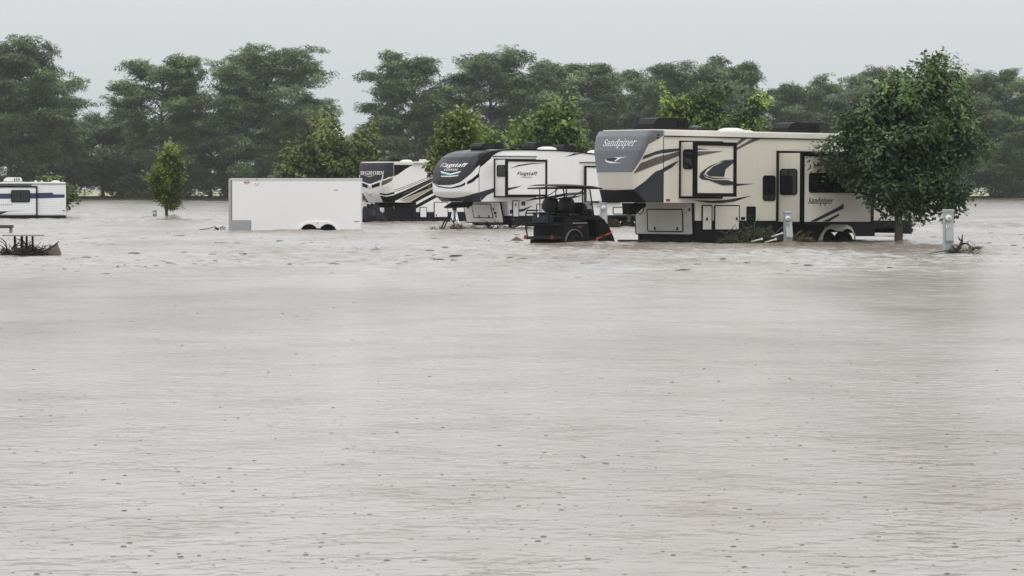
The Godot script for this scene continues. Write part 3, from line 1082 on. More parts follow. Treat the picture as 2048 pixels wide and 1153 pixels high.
func make_trailer_materials() -> void:
	mat("cream", Color(0.7, 0.672, 0.59), 0.32, 0, true)
	mat("cream_light", Color(0.74, 0.72, 0.66), 0.35, 0, true)
	mat("trailer_grey", Color(0.5, 0.495, 0.47), 0.4, 0, true)
	mat("white_gel", Color(0.86, 0.86, 0.85), 0.3, 0, true)
	mat("white_panel", Color(0.86, 0.87, 0.88), 0.35)
	mat("panel_grey", Color(0.84, 0.84, 0.83), 0.4, 0, true)
	mat("slate_paint", Color(0.125, 0.135, 0.155), 0.22)
	mat("charcoal_paint", Color(0.042, 0.044, 0.054), 0.3)
	mat("black_paint", Color(0.009, 0.009, 0.011), 0.25)
	mat("black_trim", Color(0.007, 0.007, 0.008), 0.45)
	mat("black_skirt", Color(0.013, 0.014, 0.017), 0.4)
	mat("navy_stripe", Color(0.03, 0.03, 0.06), 0.3)
	mat("taupe_stripe", Color(0.1, 0.09, 0.082), 0.35)
	mat("tan_stripe", Color(0.4, 0.33, 0.22), 0.35)
	mat("gold", Color(0.55, 0.42, 0.18), 0.35)
	mat("white_print", Color(0.82, 0.82, 0.82), 0.4)
	mat("teal_print", Color(0.08, 0.42, 0.42), 0.4)
	mat("chrome", Color(0.8, 0.8, 0.82), 0.15, 0.9)
	mat("dull_steel", Color(0.2, 0.2, 0.21), 0.5, 0.4)
	mat("rubber", Color(0.01, 0.01, 0.01), 0.75)
	mat("red_lens", Color(0.16, 0.012, 0.012), 0.3)
	mat("amber_lens", Color(0.6, 0.13, 0.02), 0.2)
	mat("roof_plastic", Color(0.016, 0.016, 0.019), 0.5)
	mat("white_plastic", Color(0.7, 0.7, 0.68), 0.45)
	mat("roof_membrane", Color(0.62, 0.58, 0.52), 0.7)
	mat("navy_paint", Color(0.028, 0.034, 0.1), 0.35)
	var g := mat("tinted_glass", Color(0.012, 0.013, 0.015), 0.06)
	g.metallic_specular = 0.55


func chassis(parent: Node, u0: float, u1: float, v: float, depth := 2.3) -> void:
	var st := st_new()
	for z: float in [-0.75, -1.75]: box(st, Vector3(u0, v, z - 0.05), Vector3(u1, v + 0.2, z + 0.05))
	var k := u0 + 0.5
	while k < u1:
		box(st, Vector3(k, v + 0.05, -depth), Vector3(k + 0.06, v + 0.15, -0.1))
		k += 1.2
	obj("chassis", st, mats.black_skirt, parent)


func cream_trailer() -> void:
	var t := thing("fifth_wheel_trailer", "large cream and slate travel trailer with two extended slides, nearest of the parked trailers", "trailer", Vector3(4.44, 0, -95.6), 40)
	t.rotation_degrees = Vector3(0, 40, -0.3)
	var n := Nose.new()
	n.width = 2.44
	n.soft = 0.04
	n.bow = 0.04
	n.rows = [[1.2, 0, -0.5, 0.27], [1.58, 0, -0.77, 0.44], [2.08, 0, -0.85, 0.40], [2.73, 0, -0.76, 0.16], [3.15, 0, -0.6, 0.06], [3.32, 0, -0.45, 0.05]]
	var body := prism_obj("body", v2([0.0, 1.2, 1.3, 1.2, 1.3, 0.67, 10.65, 0.67, 10.65, 3.32, 0.0, 3.32]), 0.0, -2.5, mats.cream, t)
	var nose := nose_body("nose_cap", n, mats.cream, t)
	# nose paint: slate face with a pale edge, stripes and the charcoal chin
	var right := [0.304, 2.085, 0.263, 2.43, 0.222, 2.92, 0.12, 3.04, 0.04, 3.13, 0.0, 3.17, 0.0, 3.32]
	var face_poly := right.duplicate()
	face_poly.append_array([1.0, 3.32, 1.0, 3.17, 0.88, 3.04, 0.778, 2.92, 0.737, 2.43, 0.692, 2.085, 0.6, 2.08, 0.4, 2.08])
	nose_decal("slate_face", n, face_poly, mats.slate_paint, nose)
	nose_decal("pale_edge", n, [0.304, 2.085, 0.263, 2.43, 0.222, 2.92, 0.212, 2.9, 0.25, 2.43, 0.292, 2.06, 0.7, 2.06, 0.692, 2.085], mats.cream_light, nose, 0.009)
	nose_decal("navy_stripe", n, [0.258, 2.45, 0.238, 2.58, 0.099, 2.71, 0.0, 2.775, 0.0, 2.66, 0.094, 2.61], mats.navy_stripe, nose)
	nose_decal("taupe_stripe", n, [0.293, 2.04, 0.25, 2.36, 0.098, 2.53, 0.0, 2.6, 0.0, 2.38, 0.088, 2.3, 0.19, 2.18], mats.taupe_stripe, nose)
	nose_decal("navy_stripe", n, [0.742, 2.45, 0.762, 2.58, 0.9, 2.71, 1.0, 2.775, 1.0, 2.66, 0.9, 2.61], mats.navy_stripe, nose)
	nose_decal("taupe_stripe", n, [0.707, 2.04, 0.75, 2.36, 0.9, 2.53, 1.0, 2.6, 1.0, 2.38, 0.91, 2.3, 0.81, 2.18], mats.taupe_stripe, nose)
	nose_decal("chin", n, [0.0, 1.205, 0.0, 2.2, 0.075, 2.12, 0.186, 1.82, 0.301, 1.59, 0.505, 1.57, 0.7, 1.59, 0.81, 1.82, 0.925, 2.12, 1.0, 2.2, 1.0, 1.205], mats.charcoal_paint, nose)
	nose_decal("chin_front", n, [0.297, 1.565, 0.273, 1.21, 0.727, 1.21, 0.703, 1.565, 0.505, 1.55], mats.black_skirt, nose, 0.009)
	nose_text("lettering", n, "Sandpiper", serif_light, 0.32, 0.612, 0.356, 2.8, 3.08, mats.white_print, nose)
	nose_decal("bird_emblem", n, [0.584, 2.5, 0.572, 2.44, 0.5, 2.39, 0.43, 2.365, 0.53, 2.36, 0.58, 2.41], mats.white_print, nose, 0.01)
	nose_decal("bird_emblem", n, [0.505, 2.53, 0.386, 2.545, 0.44, 2.51, 0.49, 2.41, 0.5, 2.41, 0.47, 2.51], mats.white_print, nose, 0.01)
	nose_decal("bird_emblem", n, [0.575, 2.5, 0.5, 2.525, 0.47, 2.5, 0.495, 2.41, 0.56, 2.44], mats.charcoal_paint, nose, 0.009)
	for v in [3.1, 3.2]:
		var sm := st_new(true)
		lathe(sm, [Vector2(0.03, 0.0), Vector2(0.03, 0.02), Vector2(0, 0.03)], n.over(0.1, v, 0.006), Vector3(-0.4, 0, 0.9).normalized(), 8)
		obj("marker_light", sm, mats.black_trim, nose)
	# roof edge, seams
	box_obj("roof_edge", Vector3(0.02, 3.17, 0.001), Vector3(10.66, 3.33, 0.035), mats.cream_light, body, 0.012)
	box_obj("drip_rail", Vector3(0.02, 3.145, 0.001), Vector3(10.66, 3.17, 0.045), mats.black_trim, body, 0.004)
	box_obj("roof", Vector3(-0.3, 3.32, -0.1), Vector3(10.6, 3.36, -2.35), mats.roof_membrane, body, 0.015)
	decal("seam", [-0.005, 1.21, 0.02, 1.21, 0.02, 3.14, -0.005, 3.14], 0.005, mats.black_trim, body)
	# swooshes on the wall
	decal("navy_stripe", [0.02, 2.77, 0.66, 2.81, 0.66, 2.74, 0.02, 2.65], 0.004, mats.navy_stripe, body)
	decal("taupe_stripe", [0.02, 2.59, 0.66, 2.73, 0.66, 2.6, 0.02, 2.4], 0.004, mats.taupe_stripe, body)
	decal("dark_wedge", [0.02, 2.23, 0.35, 2.36, 0.66, 2.46, 0.35, 2.24, 0.02, 2.1], 0.004, mats.charcoal_paint, body)
	decal("taupe_stripe", [2.9, 2.96, 3.2, 3.14, 3.42, 3.14, 2.9, 2.86], 0.004, mats.taupe_stripe, body)
	decal("taupe_stripe", [2.9, 2.83, 3.66, 3.14, 4.0, 3.14, 3.4, 2.95, 2.9, 2.75], 0.004, mats.taupe_stripe, body)
	decal("dark_wedge", [2.9, 1.78, 3.76, 1.785, 3.3, 1.74, 2.9, 1.7], 0.004, mats.charcoal_paint, body)
	decal("low_swoosh", [1.13, 1.29, 1.98, 1.26, 2.6, 1.3, 3.61, 1.42, 2.9, 1.24, 2.4, 1.19, 1.8, 1.2], 0.004, mats.charcoal_paint, body)
	# front basement panel with its big hatch
	var pf := Transform3D(Basis(Vector3(0, 0, 1), Vector3.UP, Vector3(-1, 0, 0)), Vector3(1.27, 0, 0))   # (z, y) plane facing forwards
	var panel := prism_obj("basement_front", rr(-2.54, -0.02, 0.2, 1.19, 0.07), -0.02, 0.03, mats.trailer_grey, t)
	panel.transform = pf * Transform3D(Basis(Vector3.RIGHT, deg_to_rad(3.0)), Vector3(0, 0.05, 0))
	frame_obj("edge", -2.56, 0.0, 0.18, 1.2, 0.035, -0.03, 0.036, mats.black_trim, panel, 0.08)
	hatch(-2.0, -0.42, 0.28, 0.97, mats.trailer_grey, panel, [[-1.66, 0.38], [-0.67, 0.38]], 0.03)
	box_obj("lock", Vector3(-0.16, 0.9, 0.03), Vector3(-0.1, 1.0, 0.05), mats.black_trim, panel, 0.01)
	# black lower band with two pale hatches, vent, sockets
	var skirt := prism_obj("skirt", v2([1.29, 0.67, 1.29, -0.4, 6.42, -0.4, 6.42, 0.05, 6.52, 0.2, 6.72, 0.5, 7.02, 0.6, 7.68, 0.6, 7.98, 0.45, 8.12, 0.18, 8.97, 0.18, 8.99, 0.43, 9.9, 0.43, 9.98, 0.25, 10.66, 0.25, 10.66, 0.67]), 0.012, -0.05, mats.black_skirt, t)
	prism_obj("far_skirt", v2([1.29, 0.67, 1.29, -0.4, 6.42, -0.4, 6.72, 0.5, 7.68, 0.6, 8.12, 0.18, 8.97, 0.18, 8.99, 0.43, 9.9, 0.43, 9.98, 0.25, 10.66, 0.25, 10.66, 0.67]), -2.45, -2.51, mats.black_skirt, t)
	box_obj("rear_skirt", Vector3(10.6, 0.27, -0.052), Vector3(10.655, 0.66, -2.448), mats.black_skirt, t)
	box_obj("underbelly", Vector3(1.36, 0.04, -0.06), Vector3(6.4, 0.66, -2.44), mats.black_skirt, t, 0.0)
	for h in [[1.55, 1.97, [[1.75, 0.72]]], [2.06, 3.1, [[2.98, 0.73]]]]: hatch(h[0], h[1], 0.38, 1.14, mats.cream, skirt, h[2], 0.018)
	window(3.41, 3.78, 0.67, 1.1, 0.04, 0.004, body)
	box_obj("socket_cover", Vector3(3.18, 0.7, 0.0), Vector3(3.34, 0.78, 0.03), mats.black_trim, body)
	box_obj("marker_light", Vector3(0.12, 1.25, 0.0), Vector3(0.26, 1.31, 0.03), mats.red_lens, body)
	# front slide
	var s1 := put("front_slide", null, null, t)
	var st := st_new()
	box(st, Vector3(0.7, 1.4, -0.1), Vector3(2.33, 2.99, 0.62), 0.008)
	st.generate_normals()
	s1.mesh = st.commit()
	s1.material_override = mats.cream
	frame_obj("face_frame", 0.665, 2.365, 1.385, 3.0, 0.105, 0.55, 0.66, mats.black_trim, s1)
	frame_obj("wall_flange", 0.63, 2.4, 1.33, 3.04, 0.05, 0.002, 0.03, mats.black_trim, s1)
	var end := Transform3D(Basis(Vector3(0, 0, 1), Vector3.UP, Vector3(-1, 0, 0)), Vector3(0.7, 0, 0))
	window(0.12, 0.54, 2.19, 2.78, 0.09, 0.0, s1, end)
	decal("taupe_stripe", [0.77, 2.715, 1.85, 2.74, 1.4, 2.67, 0.77, 2.57], 0.63, mats.taupe_stripe, s1)
	decal("navy_stripe", [0.77, 2.805, 1.31, 2.79, 0.77, 2.76], 0.63, mats.navy_stripe, s1)
	decal("bird_outline", [2.26, 2.505, 1.82, 2.46, 1.25, 2.275, 0.92, 2.09, 0.86, 1.96, 0.97, 1.89, 1.31, 1.86, 2.26, 1.77, 2.26, 1.83, 1.99, 1.88, 1.42, 1.88, 1.11, 1.95, 1.04, 2.04, 1.2, 2.2, 1.65, 2.4], 0.628, mats.charcoal_paint, s1)
	decal("bird_body", [2.26, 2.49, 1.88, 2.44, 1.42, 2.275, 1.14, 2.07, 1.28, 1.985, 1.88, 1.975, 1.93, 2.19, 2.26, 2.4], 0.63, mats.charcoal_paint, s1)
	decal("bird_keel", [1.05, 2.07, 1.11, 1.98, 1.42, 1.91, 2.2, 1.925, 1.42, 1.945, 1.18, 1.99], 0.632, mats.black_paint, s1)
	decal("bird_tail", [1.28, 1.855, 2.05, 1.875, 2.26, 1.82, 2.26, 1.74, 1.82, 1.72, 1.6, 1.78], 0.634, mats.charcoal_paint, s1)
	# rear slide
	var s2 := put("rear_slide", null, null, t)
	st = st_new()
	box(st, Vector3(4.73, 0.64, -0.1), Vector3(7.76, 2.71, 1.06), 0.008)
	st.generate_normals()
	s2.mesh = st.commit()
	s2.material_override = mats.cream
	st = st_new()
	box(st, Vector3(4.69, 0.6, 0.98), Vector3(4.79, 2.62, 1.085))
	box(st, Vector3(7.70, 0.6, 0.98), Vector3(7.80, 2.62, 1.085))
	box(st, Vector3(4.69, 2.622, 0.98), Vector3(7.80, 2.725, 1.085))
	obj("face_frame", st, mats.black_trim, s2)
	st = st_new()
	box(st, Vector3(4.66, 0.66, 0.002), Vector3(4.73, 2.73, 0.045))
	box(st, Vector3(7.76, 0.66, 0.002), Vector3(7.83, 2.73, 0.045))
	box(st, Vector3(4.66, 2.732, 0.002), Vector3(7.83, 2.79, 0.045))
	obj("wall_flange", st, mats.black_trim, s2)
	end.origin.x = 4.73
	var w3 := window(0.1, 0.84, 1.45, 2.24, 0.1, 0.0, s2, end, true)
	window(4.99, 7.1, 1.52, 2.12, 0.08, 1.06, s2, Transform3D.IDENTITY, true)
	window(4.09, 4.62, 1.27, 2.04, 0.09, 0.0, body, Transform3D.IDENTITY, true)
	flat_text("lettering", "Sandpiper", serif, 0.32, 4.97, 6.03, 1.13, 1.38, 1.066, mats.black_paint, s2)
	decal("dark_wedge", [5.05, 0.65, 6.18, 1.06, 6.5, 1.2, 6.5, 1.04, 6.26, 0.97, 5.32, 0.65], 1.065, mats.charcoal_paint, s2)
	decal("dark_wedge", [5.57, 0.65, 5.87, 0.74, 6.3, 0.9, 6.3, 0.83, 5.87, 0.65], 1.065, mats.charcoal_paint, s2)
	box_obj("slide_floor", Vector3(4.75, 0.56, 0.02), Vector3(7.74, 0.638, 1.03), mats.black_skirt, s2, 0.0)
	# wheels under a double arch
	var outer := v2([6.44, 0.06, 6.55, 0.24, 6.75, 0.47, 7.03, 0.565, 7.37, 0.575, 7.66, 0.56, 7.92, 0.45, 8.05, 0.26, 8.13, 0.06])
	var inner := arc(6.98, 0.08, 0.34, 180, 50, 6)
	inner.append_array(arc(7.72, 0.08, 0.34, 130, 0, 6))
	inner.reverse()
	prism_obj("wheel_arch", outer + inner, 0.014, 0.05, mats.cream_light, t)
	for z in [0.0, -2.1]:
		for u in [6.98, 7.72]: wheel(u, -0.02, z - 0.04, 0.36, t)
	chassis(t, 6.4, 10.5, 0.3, 2.4)
	box_obj("tail_light", Vector3(10.34, 0.7, 0.001), Vector3(10.44, 0.92, 0.03), mats.red_lens, body, 0.01)
	box_obj("bumper", Vector3(10.66, 0.3, -2.4), Vector3(10.78, 0.42, -0.05), mats.black_skirt, t)
	# landing legs and hitch
	for z in [-0.22, -2.25]: box_obj("landing_leg", Vector3(1.42, -0.6, z - 0.06), Vector3(1.54, 0.3, z + 0.06), mats.white_plastic, t)
	st = st_new()
	prism(st, v2([-0.4, 1.19, 0.3, 1.19, 0.3, 1.08, 0.1, 1.0, -0.1, 0.84, -0.36, 0.84]), -1.07, -1.37)
	var pin := obj("pin_box", st, mats.black_trim, t)
	st = st_new(true)
	lathe(st, [Vector2(0.06, 0.0), Vector2(0.06, 0.12), Vector2(0.035, 0.12), Vector2(0.035, 0.18), Vector2(0.05, 0.18), Vector2(0.05, 0.2), Vector2(0, 0.2)], Vector3(-0.24, 0.84, -1.22), Vector3.DOWN, 12)
	obj("king_pin", st, mats.dull_steel, pin)
	tube_obj("cable", [Vector3(0.2, 1.05, -1.05), Vector3(0.12, 0.9, -1.02), Vector3(0.0, 0.85, -1.03), Vector3(-0.1, 0.92, -1.05)], 0.02, mats.dull_steel, pin)
	# roof
	roof_unit(0.34, 1.76, 3.37, 3.74, -1.2, mats.roof_plastic, t)
	roof_unit(5.98, 7.36, 3.37, 3.7, -1.2, mats.roof_plastic, t)
	dome(2.9, 3.76, 3.34, 0.13, -0.6, mats.white_plastic, t)
	dome(3.85, 4.3, 3.34, 0.07, -0.7, mats.white_plastic, t)
	dome(8.0, 8.4, 3.34, 0.12, -0.6, mats.white_plastic, t)
	box_obj("roof_vent", Vector3(2.1, 3.355, -0.9), Vector3(2.75, 3.46, -1.5), mats.roof_plastic, t, 0.03)
	st = st_new(true)
	lathe(st, [Vector2(0.0, 0.17), Vector2(0.16, 0.15), Vector2(0.17, 0.12), Vector2(0.03, 0.1), Vector2(0.03, 0.0)], Vector3(1.95, 3.35, -0.7), Vector3.UP, 12)
	obj("antenna", st, mats.dull_steel, t)
	tube_obj("ladder_rail", [Vector3(10.69, 0.9, -0.5), Vector3(10.78, 0.95, -0.5), Vector3(10.78, 3.3, -0.5), Vector3(10.6, 3.45, -0.5)], 0.02, mats.dull_steel, t)


func white_trailer() -> void:
	var t := thing("fifth_wheel_trailer", "white travel trailer with a rounded dark nose and one extended slide, behind the golf cart", "trailer", Vector3(-1.335, 0, -132.0), 40)
	var n := Nose.new()
	n.width = 2.44
	n.soft = 0.13
	n.bow = 0.12
	n.rows = [[1.11, 0.12, -0.35, 0.35], [1.3, 0.05, -0.62, 0.25], [1.5, 0, -0.76, 0.15], [2.0, -0.02, -0.76, 0.1], [2.3, -0.02, -0.68, 0.08], [2.6, 0.04, -0.52, 0.06], [2.92, 0.5, -0.22, 0.06], [3.08, 0.8, 0.12, 0.06], [3.17, 1.0, 0.5, 0.06], [3.23, 1.3, 1.1, 0.05]]
	var body := prism_obj("body", v2([0.12, 1.11, 1.5, 1.11, 1.6, 0.53, 9.3, 0.53, 9.3, 2.93, 7.5, 3.02, 6.03, 3.12, 5.2, 3.19, 4.08, 3.24, 2.8, 3.25, 1.83, 3.24, 1.3, 3.23, 1.0, 3.17, 0.8, 3.08, 0.5, 2.92, 0.04, 2.6, -0.02, 2.3, -0.02, 2.0, 0.0, 1.5, 0.05, 1.3]), 0.0, -2.44, mats.white_gel, t)
	var nose := nose_body("nose_cap", n, mats.white_gel, t, -1, 99, 0.03)
	var near := [0.0, 3.0, 0.0, 2.67, 0.07, 2.48, 0.16, 2.26, 0.25, 2.04, 0.319, 1.89, 0.39, 1.81, 0.44, 1.785]
	var face_poly := [0.0, 3.22]
	face_poly.append_array(near)
	for i in range(near.size() - 2, -1, -2): face_poly.append_array([1.0 - near[i] if near[i] < 0.43 else 0.57, near[i + 1]])
	face_poly.append_array([1.0, 3.22])
	nose_decal("dark_face", n, face_poly, mats.charcoal_paint, nose)
	nose_decal("dark_flank", n, [0.0, 3.22, 0.0, 2.62, 0.073, 2.49, 0.17, 2.8, 0.28, 3.1, 0.27, 3.22], mats.black_paint, nose, 0.009)
	nose_decal("black_smile", n, [0.72, 1.93, 0.591, 1.72, 0.487, 1.655, 0.415, 1.64, 0.33, 1.69, 0.245, 1.78, 0.235, 1.9, 0.307, 1.79, 0.415, 1.685, 0.487, 1.7, 0.6, 1.77], mats.black_paint, nose)
	nose_decal("black_wedge", n, [0.214, 1.81, 0.207, 1.93, 0.1, 2.09, 0.008, 2.25, 0.0, 2.42, 0.0, 2.1, 0.016, 2.08, 0.1, 1.92], mats.black_paint, nose)
	nose_decal("black_wedge", n, [0.786, 1.81, 0.793, 1.93, 0.9, 2.09, 1.0, 2.25, 1.0, 2.1, 0.9, 1.92], mats.black_paint, nose)
	nose_decal("chin", n, [0.0, 1.115, 0.0, 1.49, 0.134, 1.42, 0.274, 1.32, 0.412, 1.26, 0.526, 1.275, 0.651, 1.34, 0.85, 1.43, 1.0, 1.49, 1.0, 1.115], mats.charcoal_paint, nose)
	nose_text("lettering", n, "Flagstaff", sans, 0.28, 0.6, 0.285, 2.46, 2.67, mats.white_print, nose)
	nose_text("lettering", n, "CLASSIC", sans, 0.0, 0.525, 0.367, 2.37, 2.44, mats.white_print, nose)
	nose_decal("chevron", n, [0.56, 2.35, 0.442, 2.25, 0.324, 2.35, 0.335, 2.3, 0.44, 2.2, 0.55, 2.3], mats.white_print, nose, 0.012)
	nose_decal("chevron", n, [0.555, 2.3, 0.442, 2.2, 0.333, 2.3, 0.341, 2.255, 0.44, 2.165, 0.546, 2.255], mats.teal_print, nose, 0.012)
	nose_decal("chevron", n, [0.545, 2.165, 0.442, 2.155, 0.341, 2.19, 0.345, 2.15, 0.437, 2.115, 0.535, 2.125], mats.white_print, nose, 0.012)
	# roof line trim follows the arch of the roof
	var st := st_new()
	var up := v2([0.62, 3.0, 0.8, 3.09, 1.0, 3.18, 1.3, 3.24, 1.83, 3.25, 2.8, 3.26, 4.08, 3.25, 5.2, 3.2, 6.03, 3.13, 7.5, 3.03, 9.3, 2.94])
	var lo := []
	for p: Vector2 in up: lo.append(p - Vector2(0, 0.05))
	lo.reverse()
	prism(st, up + lo, 0.002, 0.03)
	obj("roof_edge", st, mats.black_trim, body)
	decal("dark_flank", [0.04, 2.61, 0.52, 2.94, 0.7, 3.03, 0.62, 2.87, 0.3, 2.66, 0.05, 2.5], 0.004, mats.black_paint, body)
	box_obj("drip_rail", Vector3(0.7, 2.935, 0.001), Vector3(3.05, 2.97, 0.05), mats.black_trim, body)
	box_obj("drip_rail", Vector3(5.4, 2.72, 0.001), Vector3(7.4, 2.75, 0.05), mats.black_trim, body)
	decal("black_swoosh", [4.57, 2.94, 5.11, 3.11, 5.6, 3.11, 4.9, 3.0], 0.004, mats.black_paint, body)
	decal("charcoal_swoosh", [0.0, 1.49, 0.79, 1.67, 0.79, 1.5, 0.39, 1.36, 0.13, 1.15, 0.05, 1.3], 0.004, mats.charcoal_paint, body)
	decal("black_swoosh", [2.39, 1.12, 2.95, 1.26, 3.8, 1.33, 4.65, 1.46, 5.66, 1.5, 5.66, 1.41, 4.65, 1.34, 3.9, 1.24, 3.0, 1.19], 0.004, mats.black_paint, body)
	decal("black_swoosh", [3.9, 1.2, 4.65, 1.31, 5.66, 1.37, 5.0, 1.22, 4.4, 1.18], 0.004, mats.black_paint, body)
	decal("charcoal_swoosh", [1.61, 0.77, 2.28, 0.8, 2.87, 0.95, 2.4, 0.72, 1.63, 0.6], 0.004, mats.charcoal_paint, body)
	decal("black_swoosh", [6.3, 0.85, 6.75, 0.98, 7.3, 1.16, 6.8, 0.93], 0.004, mats.black_paint, body)
	decal("seam", [-0.02, 1.5, 0.005, 1.5, 0.005, 2.3, 0.06, 2.6, 0.035, 2.6, -0.02, 2.3], 0.005, mats.black_trim, body)
	var pf := Transform3D(Basis(Vector3(0, 0, 1), Vector3.UP, Vector3(-1, 0, 0)), Vector3(1.62, 0, 0))
	var panel := prism_obj("basement_front", rr(-2.42, -0.02, 0.23, 1.1, 0.07), -0.02, 0.03, mats.panel_grey, t)
	panel.transform = pf * Transform3D(Basis(Vector3.RIGHT, deg_to_rad(13.5)), Vector3(0, 0.03, 0.22))
	frame_obj("edge", -2.44, 0.0, 0.21, 1.12, 0.035, -0.03, 0.036, mats.black_trim, panel, 0.08)
	hatch(-1.88, -0.62, 0.42, 1.03, mats.panel_grey, panel, [[-1.5, 0.5], [-0.88, 0.5]], 0.03)
	for q in [[-0.5, 0.8], [-0.48, 0.64], [-0.4, 0.64], [-0.42, 0.5]]:
		box_obj("switch", Vector3(q[0] - 0.04, q[1] - 0.05, 0.03), Vector3(q[0] + 0.03, q[1] + 0.05, 0.055), mats.black_trim, panel, 0.01)
	st = st_new(true)
	lathe(st, [Vector2(0.06, 0.0), Vector2(0.05, 0.02), Vector2(0.02, 0.02), Vector2(0.0, 0.005)], Vector3(-2.15, 0.87, 0.03), Vector3.BACK, 12)
	obj("water_inlet", st, mats.black_trim, panel)
	var skirt := prism_obj("skirt", v2([1.62, 0.53, 1.75, 0.12, 7.0, 0.12, 7.05, 0.3, 7.2, 0.45, 7.66, 0.45, 7.85, 0.45, 8.0, 0.45, 8.5, 0.45, 8.62, 0.3, 8.66, 0.12, 9.3, 0.14, 9.3, 0.53]), 0.012, -0.05, mats.black_skirt, t)
	prism_obj("far_skirt", v2([1.62, 0.53, 1.75, 0.12, 7.0, 0.12, 7.2, 0.45, 8.5, 0.45, 8.66, 0.12, 9.3, 0.14, 9.3, 0.53]), -2.38, -2.44, mats.black_skirt, t)
	box_obj("underbelly", Vector3(1.9, 0.16, -0.06), Vector3(6.9, 0.52, -2.37), mats.black_skirt, t, 0.0)
	hatch(1.75, 2.1, 0.47, 1.16, mats.white_gel, skirt, [[1.92, 0.98]], 0.014)
	box_obj("furnace_vent", Vector3(2.25, 0.95, 0.0), Vector3(2.44, 1.11, 0.03), mats.charcoal_paint, body)
	hatch(3.05, 3.35, 0.58, 1.02, mats.white_gel, body, [], 0.0)
	hatch(7.28, 8.36, 0.56, 0.87, mats.white_gel, body, [[8.2, 0.7]], 0.0)
	box_obj("marker_light", Vector3(1.72, 0.36, 0.012), Vector3(1.84, 0.42, 0.04), mats.red_lens, skirt)
	var s1 := put("slide", null, null, t)
	st = st_new()
	box(st, Vector3(0.83, 1.34, -0.1), Vector3(2.95, 2.81, 0.77), 0.008)
	st.generate_normals()
	s1.mesh = st.commit()
	s1.material_override = mats.white_gel
	frame_obj("face_frame", 0.78, 2.97, 1.31, 2.83, 0.09, 0.7, 0.8, mats.black_trim, s1)
	frame_obj("wall_flange", 0.77, 3.02, 1.28, 2.86, 0.05, 0.002, 0.03, mats.black_trim, s1)
	window(0.15, 0.7, 2.12, 2.6, 0.09, 0.0, s1, Transform3D(Basis(Vector3(0, 0, 1), Vector3.UP, Vector3(-1, 0, 0)), Vector3(0.83, 0, 0)))
	flat_text("lettering", "Flagstaff", sans, 0.28, 1.37, 2.46, 2.14, 2.33, 0.776, mats.black_paint, s1)
	flat_text("lettering", "CLASSIC", sans, 0.0, 1.6, 2.16, 2.08, 2.125, 0.776, mats.charcoal_paint, s1)
	decal("black_swoosh", [0.99, 2.46, 1.44, 2.605, 2.17, 2.685, 2.84, 2.685, 2.2, 2.645, 1.5, 2.56], 0.776, mats.black_paint, s1)
	decal("charcoal_swoosh", [0.87, 1.67, 1.64, 1.76, 1.3, 1.66, 0.87, 1.56], 0.776, mats.charcoal_paint, s1)
	var s2 := put("rear_slide", null, null, t)
	st = st_new()
	box(st, Vector3(5.68, 1.1, -0.1), Vector3(7.7, 2.55, 0.1), 0.008)
	st.generate_normals()
	s2.mesh = st.commit()
	s2.material_override = mats.white_gel
	frame_obj("face_frame", 5.63, 7.74, 1.05, 2.6, 0.07, 0.05, 0.13, mats.black_trim, s2)
	for z in [0.0, -2.0]:
		for u in [7.43, 8.25]: wheel(u, 0.03, z - 0.04, 0.36, t)
	chassis(t, 6.9, 9.2, 0.25, 2.3)
	st = st_new()
	prism(st, v2([-0.72, 0.88, -0.3, 1.1, 0.5, 1.1, 0.5, 1.0, 0.3, 0.88, -0.62, 0.84]), -1.0, -1.42)
	var pin := obj("pin_box", st, mats.black_trim, t)
	st = st_new(true)
	lathe(st, [Vector2(0.06, 0.0), Vector2(0.06, 0.1), Vector2(0.035, 0.1), Vector2(0.05, 0.16), Vector2(0.0, 0.16)], Vector3(-0.3, 0.86, -1.2), Vector3.DOWN, 12)
	obj("king_pin", st, mats.dull_steel, pin)
	for z in [-0.5, -1.9]: box_obj("landing_leg", Vector3(2.0, -0.6, z - 0.05), Vector3(2.12, 0.5, z + 0.05), mats.black_trim, t)
	roof_unit(0.75, 2.0, 3.26, 3.52, -1.2, mats.roof_plastic, t)
	roof_unit(3.63, 4.45, 3.27, 3.58, -1.2, mats.roof_plastic, t)
	roof_unit(5.17, 5.97, 3.21, 3.48, -1.2, mats.roof_plastic, t)
	dome(3.7, 4.55, 3.25, 0.14, -0.6, mats.white_plastic, t)
	dome(6.5, 7.2, 3.05, 0.22, -0.7, mats.white_plastic, t)
	st = st_new(true)
	lathe(st, [Vector2(0.0, 0.2), Vector2(0.2, 0.18), Vector2(0.2, 0.15), Vector2(0.03, 0.13), Vector2(0.03, 0.0)], Vector3(2.75, 3.25, -1.0), Vector3.UP, 12)
	obj("antenna", st, mats.roof_plastic, t)
	box_obj("rear_ladder", Vector3(9.3, 0.8, -0.6), Vector3(9.36, 2.9, -0.56), mats.dull_steel, t)


